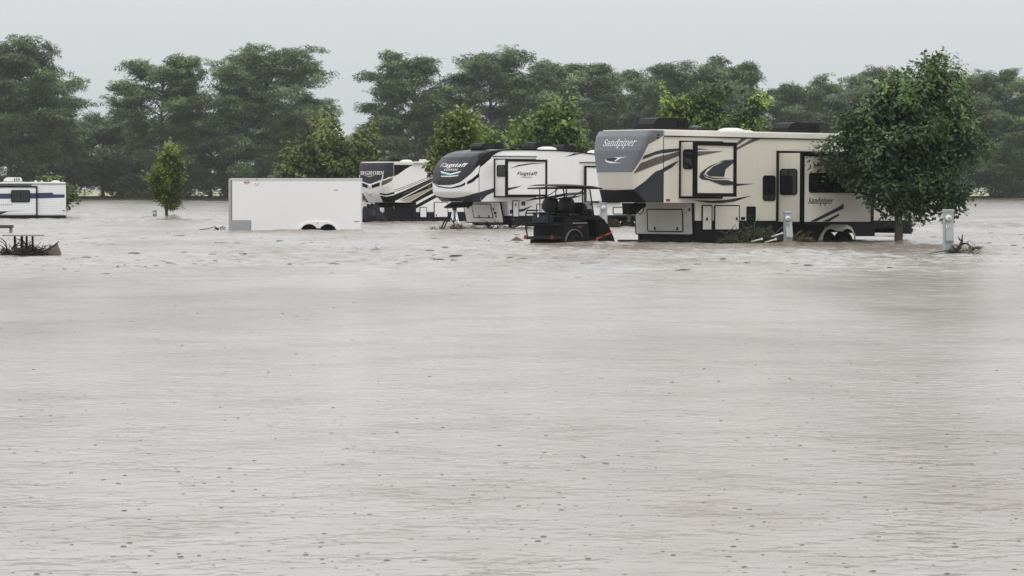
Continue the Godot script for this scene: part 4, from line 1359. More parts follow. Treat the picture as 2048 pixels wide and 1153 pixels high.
func gold_trailer() -> void:
	var t := thing("fifth_wheel_trailer", "black, white and gold travel trailer, the farthest one, partly behind the white cargo trailer", "trailer", Vector3(-5.83, 0, -160.0), 40)
	var n := Nose.new()
	n.width = 2.44
	n.soft = 0.08
	n.bow = 0.06
	n.rows = [[0.98, 0.1, -0.15, 0.5], [1.35, 0.05, -0.42, 0.45], [1.75, 0.02, -0.5, 0.25], [2.1, 0, -0.48, 0.16], [2.5, 0, -0.45, 0.12], [2.8, 0, -0.40, 0.1], [2.95, 0, -0.33, 0.1]]
	var body := prism_obj("body", v2([0.1, 0.98, 1.2, 0.98, 1.2, 0.5, 10.4, 0.5, 10.4, 2.95, 0.0, 2.95, 0.0, 2.1, 0.05, 1.35]), 0.0, -2.44, mats.white_gel, t)
	var nose := nose_body("nose_cap", n, mats.white_gel, t, -1, 99, 0.03)
	nose_decal("dark_face", n, [0.0, 2.94, 0.0, 2.25, 0.056, 2.24, 0.17, 2.22, 0.319, 2.07, 0.41, 1.96, 0.494, 1.87, 0.58, 1.94, 0.68, 2.07, 0.83, 2.22, 1.0, 2.25, 1.0, 2.94], mats.charcoal_paint, nose)
	nose_text("lettering", n, "BIGHORN", serif, 0.0, 0.665, 0.295, 2.345, 2.52, mats.white_print, nose)
	nose_decal("gold_chevron", n, [0.6, 2.32, 0.506, 2.23, 0.41, 2.32, 0.506, 2.29], mats.gold, nose, 0.012)
	nose_decal("chrome_brow", n, [0.7, 2.11, 0.515, 1.895, 0.48, 1.895, 0.326, 2.09, 0.15, 2.2, 0.0, 2.27, 0.0, 2.22, 0.16, 2.14, 0.32, 2.03, 0.47, 1.84, 0.52, 1.84, 0.69, 2.05], mats.white_print, nose, 0.012)
	nose_decal("grille_light", n, [0.68, 2.02, 0.529, 1.84, 0.54, 1.68, 0.67, 1.79], mats.black_paint, nose)
	nose_decal("grille_light", n, [0.47, 1.82, 0.345, 1.98, 0.338, 1.79, 0.46, 1.68], mats.black_paint, nose)
	nose_decal("side_light", n, [0.318, 2.04, 0.194, 2.13, 0.003, 2.25, 0.053, 2.05, 0.311, 1.8], mats.taupe_stripe, nose)
	nose_decal("chrome_bar", n, [0.315, 2.33, 0.3, 2.33, 0.322, 1.72, 0.337, 1.72], mats.white_print, nose, 0.012)
	nose_decal("chrome_bar", n, [0.685, 2.33, 0.7, 2.33, 0.678, 1.72, 0.663, 1.72], mats.white_print, nose, 0.012)
	nose_decal("tan_chin", n, [0.618, 1.52, 0.535, 1.37, 0.402, 1.5, 0.44, 1.44, 0.53, 1.31, 0.6, 1.43], mats.tan_stripe, nose)
	nose_decal("black_flank", n, [0.325, 1.3, 0.325, 1.45, 0.2, 1.4, 0.0, 1.5, 0.0, 0.985, 0.2, 0.985, 0.33, 0.99], mats.black_paint, nose)
	nose_decal("black_flank", n, [0.675, 1.3, 0.675, 1.45, 0.8, 1.4, 1.0, 1.5, 1.0, 0.985, 0.8, 0.985, 0.67, 0.99], mats.black_paint, nose)
	nose_decal("pale_line", n, [0.325, 1.38, 0.2, 1.32, 0.0, 1.4, 0.0, 1.34, 0.2, 1.26, 0.325, 1.32], mats.white_print, nose, 0.012)
	var st := st_new(true)
	var c := n.over(0.506, 1.77, 0.02)
	for k in 16:
		var a := TAU * k / 16
		var b := TAU * (k + 1) / 16
		var e1 := Vector3(0, 1, 0)
		var e2 := Vector3(-0.1, 0, 1).normalized()
		var o := Vector3(-1, 0, 0)
		face(st, [c + (e1 * cos(a) + e2 * sin(a)) * 0.13, c + (e1 * cos(b) + e2 * sin(b)) * 0.13, c + (e1 * cos(b) + e2 * sin(b)) * 0.09 + o * 0.02, c + (e1 * cos(a) + e2 * sin(a)) * 0.09 + o * 0.02], o)
	obj("round_badge", st, mats.chrome, nose)
	# wall graphics
	box_obj("roof_edge", Vector3(0.0, 2.83, 0.001), Vector3(10.4, 2.95, 0.035), mats.cream_light, body, 0.012)
	box_obj("roof", Vector3(-0.2, 2.95, -0.1), Vector3(10.35, 2.99, -2.35), mats.roof_membrane, body, 0.015)
	decal("black_band", [0.02, 2.825, 1.27, 2.825, 0.75, 2.59, 0.3, 2.33, 0.02, 2.18], 0.004, mats.black_paint, body)
	decal("pale_line", [0.02, 2.26, 0.3, 2.37, 0.75, 2.63, 1.2, 2.825, 1.32, 2.825, 0.75, 2.57, 0.3, 2.3, 0.02, 2.19], 0.006, mats.white_print, body)
	decal("thin_line", [0.04, 1.6, 0.6, 1.74, 2.2, 2.24, 3.4, 2.62, 3.4, 2.6, 2.2, 2.22, 0.6, 1.715, 0.04, 1.575], 0.004, mats.black_paint, body)
	decal("thin_line", [0.04, 1.52, 0.6, 1.66, 2.2, 2.16, 3.4, 2.54, 3.4, 2.52, 2.2, 2.14, 0.6, 1.635, 0.04, 1.495], 0.004, mats.black_paint, body)
	decal("black_band", [0.04, 1.36, 0.5, 1.5, 2.2, 2.1, 3.5, 2.55, 3.8, 2.5, 2.37, 1.98, 0.23, 1.1, 0.08, 1.05], 0.004, mats.black_paint, body)
	decal("grey_line", [0.6, 1.42, 2.2, 2.02, 3.5, 2.48, 3.5, 2.46, 2.2, 1.98, 0.6, 1.37], 0.006, mats.taupe_stripe, body)
	decal("pale_line", [0.23, 1.1, 2.37, 1.98, 3.8, 2.48, 3.8, 2.45, 2.37, 1.94, 0.3, 1.08], 0.006, mats.white_print, body)
	decal("black_band", [0.3, 1.07, 2.37, 1.92, 3.8, 2.43, 4.2, 2.4, 2.42, 1.73, 0.6, 1.15], 0.004, mats.black_paint, body)
	decal("tan_band", [0.4, 1.04, 0.6, 1.13, 2.42, 1.72, 4.2, 2.36, 4.3, 2.33, 2.42, 1.66, 0.97, 1.0], 0.004, mats.tan_stripe, body)
	decal("black_band", [1.0, 0.985, 2.45, 1.65, 4.4, 2.33, 4.6, 2.3, 2.6, 1.48, 1.38, 0.985], 0.004, mats.black_paint, body)
	decal("pale_line", [1.4, 0.97, 2.59, 1.47, 4.6, 2.28, 4.6, 2.24, 2.59, 1.42, 1.48, 0.95], 0.006, mats.white_print, body)
	decal("black_band", [1.38, 0.84, 2.6, 1.36, 3.2, 1.6, 3.2, 1.45, 2.6, 1.18, 1.38, 0.66], 0.004, mats.black_paint, body)
	prism_obj("black_basement", v2([1.19, 0.985, 1.4, 0.985, 1.4, 0.5, 1.95, 0.5, 10.41, 0.5, 10.41, 0.08, 3.0, 0.05, 1.19, -0.3]), 0.014, -0.05, mats.black_skirt, t)
	box_obj("basement_front", Vector3(1.14, -0.3, -2.25), Vector3(1.188, 0.975, 0.0), mats.black_skirt, t, 0.02)
	box_obj("underbelly", Vector3(1.2, -0.25, -0.06), Vector3(9.5, 0.49, -2.4), mats.black_skirt, t, 0.0)
	box_obj("hatch_handle", Vector3(1.1, 0.66, -1.42), Vector3(1.138, 0.82, -1.36), mats.white_plastic, t, 0.008)
	hatch(1.62, 2.06, 0.22, 0.75, mats.white_gel, body, [], 0.016)
	hatch(2.53, 3.42, 0.22, 1.0, mats.white_gel, body, [[2.66, 0.33]], 0.016)
	for u in [7.0, 7.85]: wheel(u, 0.0, 0.02, 0.36, t)
	st = st_new()
	prism(st, v2([-0.1, 0.98, 1.0, 0.97, 1.0, 0.85, 0.3, 0.72, 0.0, 0.72]), -1.0, -1.4)
	obj("pin_box", st, mats.black_trim, t)
	roof_unit(0.55, 1.2, 3.0, 3.14, -1.4, mats.roof_plastic, t, 0.3)
	dome(1.1, 1.75, 2.97, 0.13, -0.8, mats.cream_light, t)
	box_obj("awning_case", Vector3(1.2, 2.9, 0.036), Vector3(6.0, 3.0, 0.14), mats.cream_light, t, 0.03)
	box_obj("roof_vent", Vector3(2.6, 2.985, -0.6), Vector3(3.3, 3.12, -1.3), mats.cream_light, t, 0.03)


func cargo_trailer() -> void:
	var t := thing("cargo_trailer", "plain white box cargo trailer sunk to its axles, left of the black and gold trailer", "trailer", Vector3(-10.9, 0, -126.5), 8)
	# the side is skin with two wheel openings
	var low := [Vector2(0.0, -0.3)]
	low.append(Vector2(2.6, -0.3))
	low.append_array([Vector2(2.62, 0.06)])
	low.append_array(arc(3.0, -0.1, 0.35, 160, 30, 7))
	low.append_array(arc(3.73, -0.1, 0.35, 150, 20, 7))
	low.append_array([Vector2(4.1, 0.04), Vector2(4.12, -0.3), Vector2(5.04, -0.3), Vector2(5.04, 2.0), Vector2(0.0, 2.0)])
	var side := prism_obj("side_wall", low, 0.0, -0.04, mats.white_panel, t)
	box_obj("far_wall", Vector3(0, -0.3, -2.06), Vector3(5.04, 2.0, -2.1), mats.white_panel, t)
	box_obj("front_wall", Vector3(-0.03, -0.3, -2.1), Vector3(-0.001, 2.0, 0.0), mats.tread_plate, t)
	box_obj("rear_door", Vector3(5.041, -0.3, -2.1), Vector3(5.08, 2.0, 0.0), mats.white_panel, t)
	box_obj("roof", Vector3(0.0, 2.001, -2.08), Vector3(5.04, 2.025, -0.02), mats.white_panel, t)
	box_obj("roof_rail", Vector3(-0.04, 1.965, -0.02), Vector3(5.09, 2.04, 0.022), mats.dull_white, t, 0.008)
	box_obj("corner_post", Vector3(-0.05, -0.3, -0.03), Vector3(0.0, 1.964, 0.018), mats.dull_steel, t, 0.008)
	box_obj("corner_post", Vector3(5.04, -0.3, -0.03), Vector3(5.085, 1.964, 0.018), mats.dull_white, t, 0.008)
	# panel joints with screw heads
	for k in range(1, 8):
		box_obj("panel_joint", Vector3(k * 0.61 + 0.1, 0.42, 0.0), Vector3(k * 0.61 + 0.112, 1.964, 0.003), mats.white_panel, side, 0.0)
	var guard := box_obj("stone_guard", Vector3(-0.055, -0.3, 0.0), Vector3(0.72, 0.41, 0.02), mats.tread_plate, t, 0.004)
	box_obj("guard_edge", Vector3(0.72, -0.3, 0.0), Vector3(0.735, 0.42, 0.024), mats.dull_steel, guard, 0.0)
	var outer := v2([2.5, 0.02, 2.68, 0.2, 2.86, 0.31, 3.05, 0.335, 3.7, 0.335, 3.9, 0.29, 4.05, 0.18, 4.16, 0.02])
	var inner := arc(3.0, -0.1, 0.36, 160, 35, 7)
	inner.append_array(arc(3.73, -0.1, 0.36, 145, 20, 7))
	inner.reverse()
	prism_obj("fender", outer + inner, 0.002, 0.06, mats.white_panel, t)
	for u in [3.0, 3.73]: wheel(u, -0.12, -0.06, 0.34, t)
	box_obj("well_back", Vector3(2.6, -0.3, -0.35), Vector3(4.12, 0.3, -0.33), mats.black_trim, t, 0.0)
	box_obj("clearance_light", Vector3(3.3, 0.28, 0.06), Vector3(3.36, 0.3, 0.075), mats.amber_lens, t, 0.0)
	box_obj("clearance_light", Vector3(0.93, 1.975, 0.022), Vector3(1.0, 2.01, 0.04), mats.amber_lens, t, 0.0)
	box_obj("side_vent", Vector3(3.98, 1.58, 0.001), Vector3(4.12, 1.63, 0.03), mats.dull_white, t, 0.01)
	worn_print("red_lettering", 4.76, 4.98, 0.335, 0.362, 0.006, [0.05, 0.02, 0.03, 0.03, 0.025, 0.03, 0.035], mats.red_print, side)
	# round winged badge
	var badge := prism_obj("badge", arc(0.57, 1.885, 0.085, 0, 340, 17), 0.001, 0.006, mats.white_print, side)
	decal("badge_mark", [0.49, 1.9, 0.5, 1.935, 0.55, 1.965, 0.55, 1.93], 0.008, mats.charcoal_paint, badge)
	decal("badge_mark", [0.65, 1.9, 0.64, 1.935, 0.59, 1.965, 0.59, 1.93], 0.008, mats.charcoal_paint, badge)
	decal("badge_mark", [0.505, 1.82, 0.57, 1.805, 0.635, 1.82, 0.635, 1.835, 0.57, 1.82, 0.505, 1.835], 0.008, mats.charcoal_paint, badge)
	worn_print("badge_lettering", 0.45, 0.69, 1.85, 1.893, 0.01, [0.03, 0.045, 0.04, 0.045, 0.03], mats.red_print, badge)
	# scuffed mark left of the badge's neighbour
	decal("scuff", [0.9, 1.75, 0.96, 1.75, 1.02, 1.79, 1.05, 1.86, 1.035, 1.86, 1.0, 1.8, 0.95, 1.77, 0.9, 1.77], 0.006, mats.dull_steel, side)
	decal("scuff", [0.88, 1.82, 0.93, 1.82, 0.93, 1.84, 0.88, 1.84], 0.006, mats.dull_steel, side)
	st_tongue(t)


func st_tongue(t: Node3D) -> void:
	var st := st_new()
	for s in [-1.0, 1.0]:
		var b := Basis(Vector3.UP, s * 0.5)
		box(st, Vector3(-1.2, -0.3, -0.05), Vector3(0, -0.2, 0.05), 0.0, Transform3D(b, Vector3(-0.03, 0, -1.05 + s * 0.6)))
	obj("tongue", st, mats.black_trim, t)


func striped_trailer() -> void:
	var t := thing("travel_trailer", "white ribbed travel trailer with a dark blue stripe, at the left edge of the flood", "trailer", Vector3(-25.14, 0, -183.0), 8)
	var body := box_obj("body", Vector3(-6.5, -0.3, -2.4), Vector3(0, 1.97, -0.03), mats.white_panel, t, 0.02)
	# horizontal siding ribs, one by one
	var st := st_new()
	prism(st, v2([0, 0, 0.03, 0.012, 0.03, 0.085, 0.0, 0.1]), 0, 1)
	st.generate_normals()
	var unit := st.commit()
	var turn := Basis(Vector3(0, 0, 1), Vector3.UP, Vector3(-1, 0, 0))
	for k in 15:
		var v := 0.2 + k * 0.117
		for seg in [[-6.5, 6.45]]:
			var rib := put("siding_rib", unit, mats.white_panel, body)
			rib.transform = Transform3D(Basis(Vector3(0, 0, 1), Vector3(0, 1.17, 0), Vector3(-seg[1], 0, 0)), Vector3(seg[0] + seg[1], v, -0.03))
	box_obj("corner_trim", Vector3(-0.06, 0.16, -0.03), Vector3(0.012, 1.97, 0.012), mats.white_panel, t, 0.008)
	box_obj("rear_edge", Vector3(0.013, -0.1, -0.06), Vector3(0.035, 1.95, -0.002), mats.black_trim, t, 0.004)
	box_obj("skirt", Vector3(-6.5, -0.3, -0.028), Vector3(0.0, 0.17, 0.02), mats.black_skirt, t, 0.01)
	box_obj("roof_edge", Vector3(-6.5, 1.95, -0.03), Vector3(0.02, 2.02, 0.025), mats.white_gel, t, 0.01)
	box_obj("drip_rail", Vector3(-6.5, 1.925, 0.0), Vector3(0.02, 1.948, 0.034), mats.black_trim, t, 0.0)
	box_obj("roof", Vector3(-6.45, 2.02, -2.35), Vector3(-0.05, 2.05, -0.05), mats.white_gel, t, 0.01)
	decal("blue_stripe", [-1.63, 1.12, -0.06, 1.17, -0.06, 1.35, -0.68, 1.35, -0.74, 1.45, -1.63, 1.43], 0.006, mats.navy_paint, body)
	box_obj("marker_light", Vector3(-0.16, 0.42, 0.001), Vector3(-0.06, 0.47, 0.03), mats.black_trim, t, 0.005)
	# slide room with window
	var s := put("slide", null, null, t)
	st = st_new()
	box(st, Vector3(-6.4, 0.2, -0.1), Vector3(-1.62, 1.78, 0.1), 0.01)
	st.generate_normals()
	s.mesh = st.commit()
	s.material_override = mats.white_panel
	for k in 12:
		var rib := put("siding_rib", unit, mats.white_panel, s)
		rib.transform = Transform3D(Basis(Vector3(0, 0, 1), Vector3(0, 1.17, 0), Vector3(-4.74, 0, 0)), Vector3(-1.66, 0.26 + k * 0.117, 0.1))
	st = st_new()
	box(st, Vector3(-1.66, 0.17, 0.06), Vector3(-1.57, 1.735, 0.15))
	box(st, Vector3(-6.4, 1.737, 0.06), Vector3(-1.57, 1.82, 0.15))
	obj("face_frame", st, mats.black_trim, s)
	box_obj("awning_rail", Vector3(-6.4, 1.86, 0.0), Vector3(-1.9, 1.9, 0.08), mats.charcoal_paint, t, 0.0)
	decal("blue_stripe", [-6.4, 1.09, -1.66, 1.12, -1.66, 1.42, -6.4, 1.36], 0.136, mats.navy_paint, s)
	window(-3.05, -1.98, 0.9, 1.6, 0.1, 0.138, s, Transform3D.IDENTITY, true)
	worn_print("lettering", -3.7, -2.98, 0.74, 0.8, 0.137, [0.07, 0.04, 0.06, 0.05, 0.07, 0.03, 0.06], mats.taupe_stripe, s)
	decal("dark_swoosh", [-4.2, 0.24, -3.65, 0.4, -2.1, 0.45, -3.2, 0.39, -3.6, 0.24], 0.137, mats.charcoal_paint, s)
	roof_unit(-3.48, -2.46, 2.05, 2.32, -1.2, mats.white_plastic, t)
	dome(-0.8, -0.3, 2.05, 0.09, -0.9, mats.white_plastic, t)
	dome(-1.75, -1.6, 2.05, 0.09, -0.6, mats.white_plastic, t, "roof_pipe")
	dome(-1.4, -1.28, 2.05, 0.08, -0.6, mats.white_plastic, t, "roof_pipe")


# print too worn or too far to read: the marks of its letters without their shapes
func worn_print(called: String, u0: float, u1: float, w0: float, w1: float, z: float, widths: Array, m: Material, parent: Node) -> void:
	var st := st_new()
	var total := 0.0
	for w: float in widths: total += w
	var gap := (u1 - u0 - total) / maxf(widths.size() - 1, 1)
	var u := u0
	for w: float in widths:
		face(st, [Vector3(u, w0, z), Vector3(u + w, w0, z), Vector3(u + w, w1, z), Vector3(u, w1, z)], Vector3.BACK)
		u += w + gap
	obj(called, st, m, parent)


# ---------------------------------------------------------------- golf cart
func golf_cart() -> void:
	var t := thing("golf_cart", "black golf cart with a canopy and covered front, swamped in front of the white trailer", "golf cart", Vector3(1.66, 0, -95.1), 50)
	var pipe: Material = mats.black_trim
	# canopy: a shallow dished slab
	var st := st_new(true)
	var nx := 14
	var nz := 8
	for top in [0, 1]:
		for i in nx:
			for j in nz:
				var q := []
				for c in [[i, j], [i + 1, j], [i + 1, j + 1], [i, j + 1]]:
					var a: float = 2.0 * c[0] / nx - 1.0
					var b: float = 2.0 * c[1] / nz - 1.0
					var edge := 1.0 - pow(maxf(absf(a), absf(b)), 6.0)
					q.append(Vector3(-0.17 + a * 1.02, 1.63 + (0.03 + 0.055 * edge + 0.02 * (1 - a * a) if top == 1 else 0.0) - 0.03 * a, b * 0.6))
				face(st, q, Vector3.UP if top == 1 else Vector3.DOWN)
	for e in [[-1, 0], [1, 0], [0, -1], [0, 1]]:
		pass
	obj("canopy", st, mats.canopy_grey, t)
	box_obj("canopy_rim", Vector3(-1.19, 1.6, -0.605), Vector3(0.85, 1.64, 0.605), mats.roof_plastic, t, 0.02)
	for z: float in [-0.5, 0.5]:
		tube_obj("rear_post", [Vector3(-0.72, 0.75, z), Vector3(-0.72, 1.62, z)], 0.017, pipe, t)
		tube_obj("middle_post", [Vector3(0.02, 0.75, z), Vector3(0.02, 1.62, z)], 0.017, pipe, t)
		tube_obj("windshield_post", [Vector3(0.56, 0.78, z), Vector3(0.36, 1.62, z)], 0.02, pipe, t)
		tube_obj("brace", [Vector3(-0.62, 1.32, z), Vector3(-0.2, 1.46, z), Vector3(0.14, 1.62, z)], 0.014, pipe, t)
		# seats
	for k in [[-0.3, -0.62, 0.0], [0.3, -0.62, 0.0], [-0.3, -0.02, -0.14], [0.3, -0.02, -0.14]]:
		var z: float = k[0]
		st = st_new(true)
		var pts := rr(-0.27, 0.27, 0.93 + k[2], 1.36 + k[2], 0.2, 6)
		prism(st, pts, -0.05, 0.06)
		var b := obj("seat_back", st, mats.seat_vinyl, t)
		b.transform = Transform3D(Basis(Vector3(0, 0, 1), Vector3(0.12, 1, 0).normalized(), Vector3(-1, 0, 0)), Vector3(k[1], 0, z))
		box_obj("seat", Vector3(k[1] - 0.02, 0.78 + k[2] * 0.6, z - 0.27), Vector3(k[1] + 0.46, 0.9 + k[2] * 0.6, z + 0.27), mats.seat_vinyl, t, 0.05)
	box_obj("seat_base", Vector3(-0.78, 0.6, -0.5), Vector3(0.2, 0.82, 0.5), mats.cart_body, t, 0.03)
	box_obj("storage_bag", Vector3(-0.3, 0.86, -0.4), Vector3(0.02, 1.12, 0.3), mats.tarp_black, t, 0.07)
	box_obj("side_bolster", Vector3(0.18, 0.7, 0.3), Vector3(0.5, 1.02, 0.55), mats.tarp_black, t, 0.06)
	for z: float in [-0.58, 0.58]:
		tube_obj("armrest", [Vector3(-0.1, 0.85, z), Vector3(-0.05, 1.02, z), Vector3(0.2, 1.0, z), Vector3(0.28, 0.8, z)], 0.018, pipe, t)
	# tub
	st = st_new()
	prism(st, v2([-0.95, -0.3, -0.95, 0.5, -0.8, 0.64, 0.22, 0.64, 0.3, 0.2, 0.68, 0.2, 0.76, 0.72, 1.0, 0.7, 1.2, 0.4, 1.2, -0.3]), -0.55, 0.55)
	var tub := obj("body", st, mats.cart_body, t)
	box_obj("rub_rail", Vector3(-0.5, 0.6, 0.551), Vector3(0.15, 0.622, 0.575), mats.chrome, tub, 0.006)
	decal("red_emblem", [-0.34, 0.5, -0.14, 0.54, -0.05, 0.53, -0.09, 0.46, -0.18, 0.47], 0.558, mats.red_lens, tub)
	var fender := arc(-0.45, 0.02, 0.42, 170, 30, 10)
	var fin := arc(-0.45, 0.02, 0.4, 170, 30, 10)
	fin.reverse()
	prism_obj("fender_trim", fender + fin, 0.551, 0.6, mats.dull_steel, t)
	prism_obj("wheel_well", arc(-0.45, 0.02, 0.38, 180, 0, 12), 0.551, 0.556, mats.rubber, t)
	wheel(-0.45, -0.02, 0.64, 0.3, t)
	wheel(-0.45, -0.02, -0.4, 0.3, t)
	wheel(1.0, -0.06, 0.66, 0.3, t)
	tube_obj("grab_loop", [Vector3(-0.9, 0.28, 0.45), Vector3(-0.9, 0.5, 0.45), Vector3(-0.85, 0.56, 0.45), Vector3(-0.78, 0.5, 0.45), Vector3(-0.78, 0.3, 0.45)], 0.02, mats.dull_steel, t)
	# rear rack and foot board
	for z: float in [-0.5, 0.35]:
		tube_obj("rack_hoop", [Vector3(-1.28, 0.18, z), Vector3(-1.36, 0.5, z), Vector3(-1.36, 0.9, z), Vector3(-1.3, 0.98, z), Vector3(-0.8, 0.98, z)], 0.022, pipe, t)
	tube_obj("rack_rail", [Vector3(-1.36, 0.62, -0.5), Vector3(-1.36, 0.62, 0.35)], 0.018, pipe, t)
	tube_obj("rack_rail", [Vector3(-1.36, 0.9, -0.5), Vector3(-1.36, 0.9, 0.35)], 0.018, pipe, t)
	box_obj("rack_deck", Vector3(-1.36, 0.52, -0.52), Vector3(-0.75, 0.58, 0.5), pipe, t, 0.01)
	var foot := box_obj("foot_board", Vector3(-1.35, 0.15, -0.55), Vector3(-0.85, 0.23, 0.55), mats.foot_grey, t, 0.012)
	for z: float in [-0.52, 0.46]: box_obj("reflector", Vector3(-1.365, 0.15, z - 0.05), Vector3(-1.351, 0.26, z + 0.07), mats.red_lens, foot, 0.0)
	box_obj("mud_flap", Vector3(-1.05, -0.4, -0.6), Vector3(-0.96, 0.14, 0.6), mats.rubber, t, 0.01)
	# dash, wheel, windshield
	st = st_new(true)
	var c := Vector3(0.36, 0.98, -0.28)
	var ring_pts := []
	for k in 17: ring_pts.append(c + (Vector3(0.35, 0.9, 0).normalized() * cos(TAU * k / 16) + Vector3.BACK * sin(TAU * k / 16)) * 0.17)
	tube(st, ring_pts, [0.015], 6, false)
	var sw := obj("steering_wheel", st, pipe, t)
	tube_obj("column", [c, Vector3(0.58, 0.72, -0.28)], 0.02, pipe, sw)
	box_obj("dash", Vector3(0.5, 0.68, -0.52), Vector3(0.72, 0.82, 0.52), mats.cart_body, t, 0.03)
	var slope := Transform3D(Basis(Vector3(0, 0, 1), Vector3(-0.235, 0.972, 0), Vector3(-0.972, -0.235, 0)), Vector3(0.57, 0.78, 0))
	var low_pane := box_obj("windshield_lower", Vector3(-0.47, 0.06, -0.006), Vector3(0.47, 0.45, 0.006), mats.milky_pane, t, 0.0)
	low_pane.transform = slope
	var up_pane := box_obj("windshield_upper", Vector3(-0.47, 0.47, -0.004), Vector3(0.47, 0.83, 0.004), mats.clear_pane, t, 0.0)
	up_pane.transform = slope
	for x: float in [-0.44, 0.44]:
		for y: float in [0.1, 0.36]: box_obj("clip", Vector3(x - 0.03, y, -0.02), Vector3(x + 0.03, y + 0.045, 0.02), pipe, low_pane, 0.008)
	# covered nose with its strap
	st = st_new()
	var prof := [[0.66, 0.74, 0.5], [0.8, 0.84, 0.52], [1.0, 0.8, 0.54], [1.22, 0.6, 0.54], [1.42, 0.28, 0.56], [1.62, -0.06, 0.5], [1.66, -0.3, 0.5]]
	for i in prof.size() - 1:
		for s: float in [-1.0, 1.0]:
			var a: Array = prof[i]
			var b: Array = prof[i + 1]
			face(st, [Vector3(a[0], a[1] - 0.1, s * a[2]), Vector3(b[0], b[1] - 0.1, s * b[2]), Vector3(b[0], -0.3, s * b[2]), Vector3(a[0], -0.3, s * a[2])], Vector3(0, 0, s))
			face(st, [Vector3(a[0], a[1] - 0.1, s * a[2]), Vector3(b[0], b[1] - 0.1, s * b[2]), Vector3(b[0], b[1], s * b[2] * 0.7), Vector3(a[0], a[1], s * a[2] * 0.7)], Vector3(0, 1, s))
		var a: Array = prof[i]
		var b: Array = prof[i + 1]
		face(st, [Vector3(a[0], a[1], a[2] * 0.7), Vector3(b[0], b[1], b[2] * 0.7), Vector3(b[0], b[1], -b[2] * 0.7), Vector3(a[0], a[1], -a[2] * 0.7)], Vector3(0.5, 1, 0))
	var cover := obj("front_cover", st, mats.tarp_black, t)
	st = st_new()
	for i in 8:
		var k0 := i / 8.0
		var k1 := (i + 1) / 8.0
		var p0 := Vector3(lerpf(0.62, 1.36, k0), lerpf(0.14, 0.33, k0) - 0.02 * sin(k0 * PI), 0.565 + 0.01 * sin(k0 * 9))
		var p1 := Vector3(lerpf(0.62, 1.36, k1), lerpf(0.14, 0.33, k1) - 0.02 * sin(k1 * PI), 0.565 + 0.01 * sin(k1 * 9))
		face(st, [p0, p1, p1 + Vector3(0, 0.04, 0.0), p0 + Vector3(0, 0.04, 0.0)], Vector3.BACK)
	face(st, [Vector3(0.56, -0.05, 0.566), Vector3(0.63, -0.05, 0.566), Vector3(0.66, 0.2, 0.566), Vector3(0.6, 0.18, 0.566)], Vector3.BACK)
	face(st, [Vector3(0.5, -0.06, 0.57), Vector3(0.55, -0.06, 0.57), Vector3(0.6, 0.1, 0.57), Vector3(0.54, 0.12, 0.57)], Vector3.BACK)
	obj("orange_strap", st, mats.strap_orange, cover)
	# cooler on the rack
	var q := thing("cooler", "dark blue cooler box on the rear rack of the golf cart", "cooler", Vector3(1.66, 0, -95.1) + Vector3(-1.06, 0.58, -0.05).rotated(Vector3.UP, deg_to_rad(50)), 50)
	box_obj("tub", Vector3(-0.2, 0.0, -0.3), Vector3(0.2, 0.28, 0.2), mats.cooler_blue, q, 0.03)
	box_obj("lid", Vector3(-0.21, 0.282, -0.31), Vector3(0.21, 0.35, 0.21), mats.cooler_blue, q, 0.03)
	box_obj("latch", Vector3(-0.235, 0.2, -0.08), Vector3(-0.211, 0.33, -0.02), mats.white_plastic, q, 0.008)


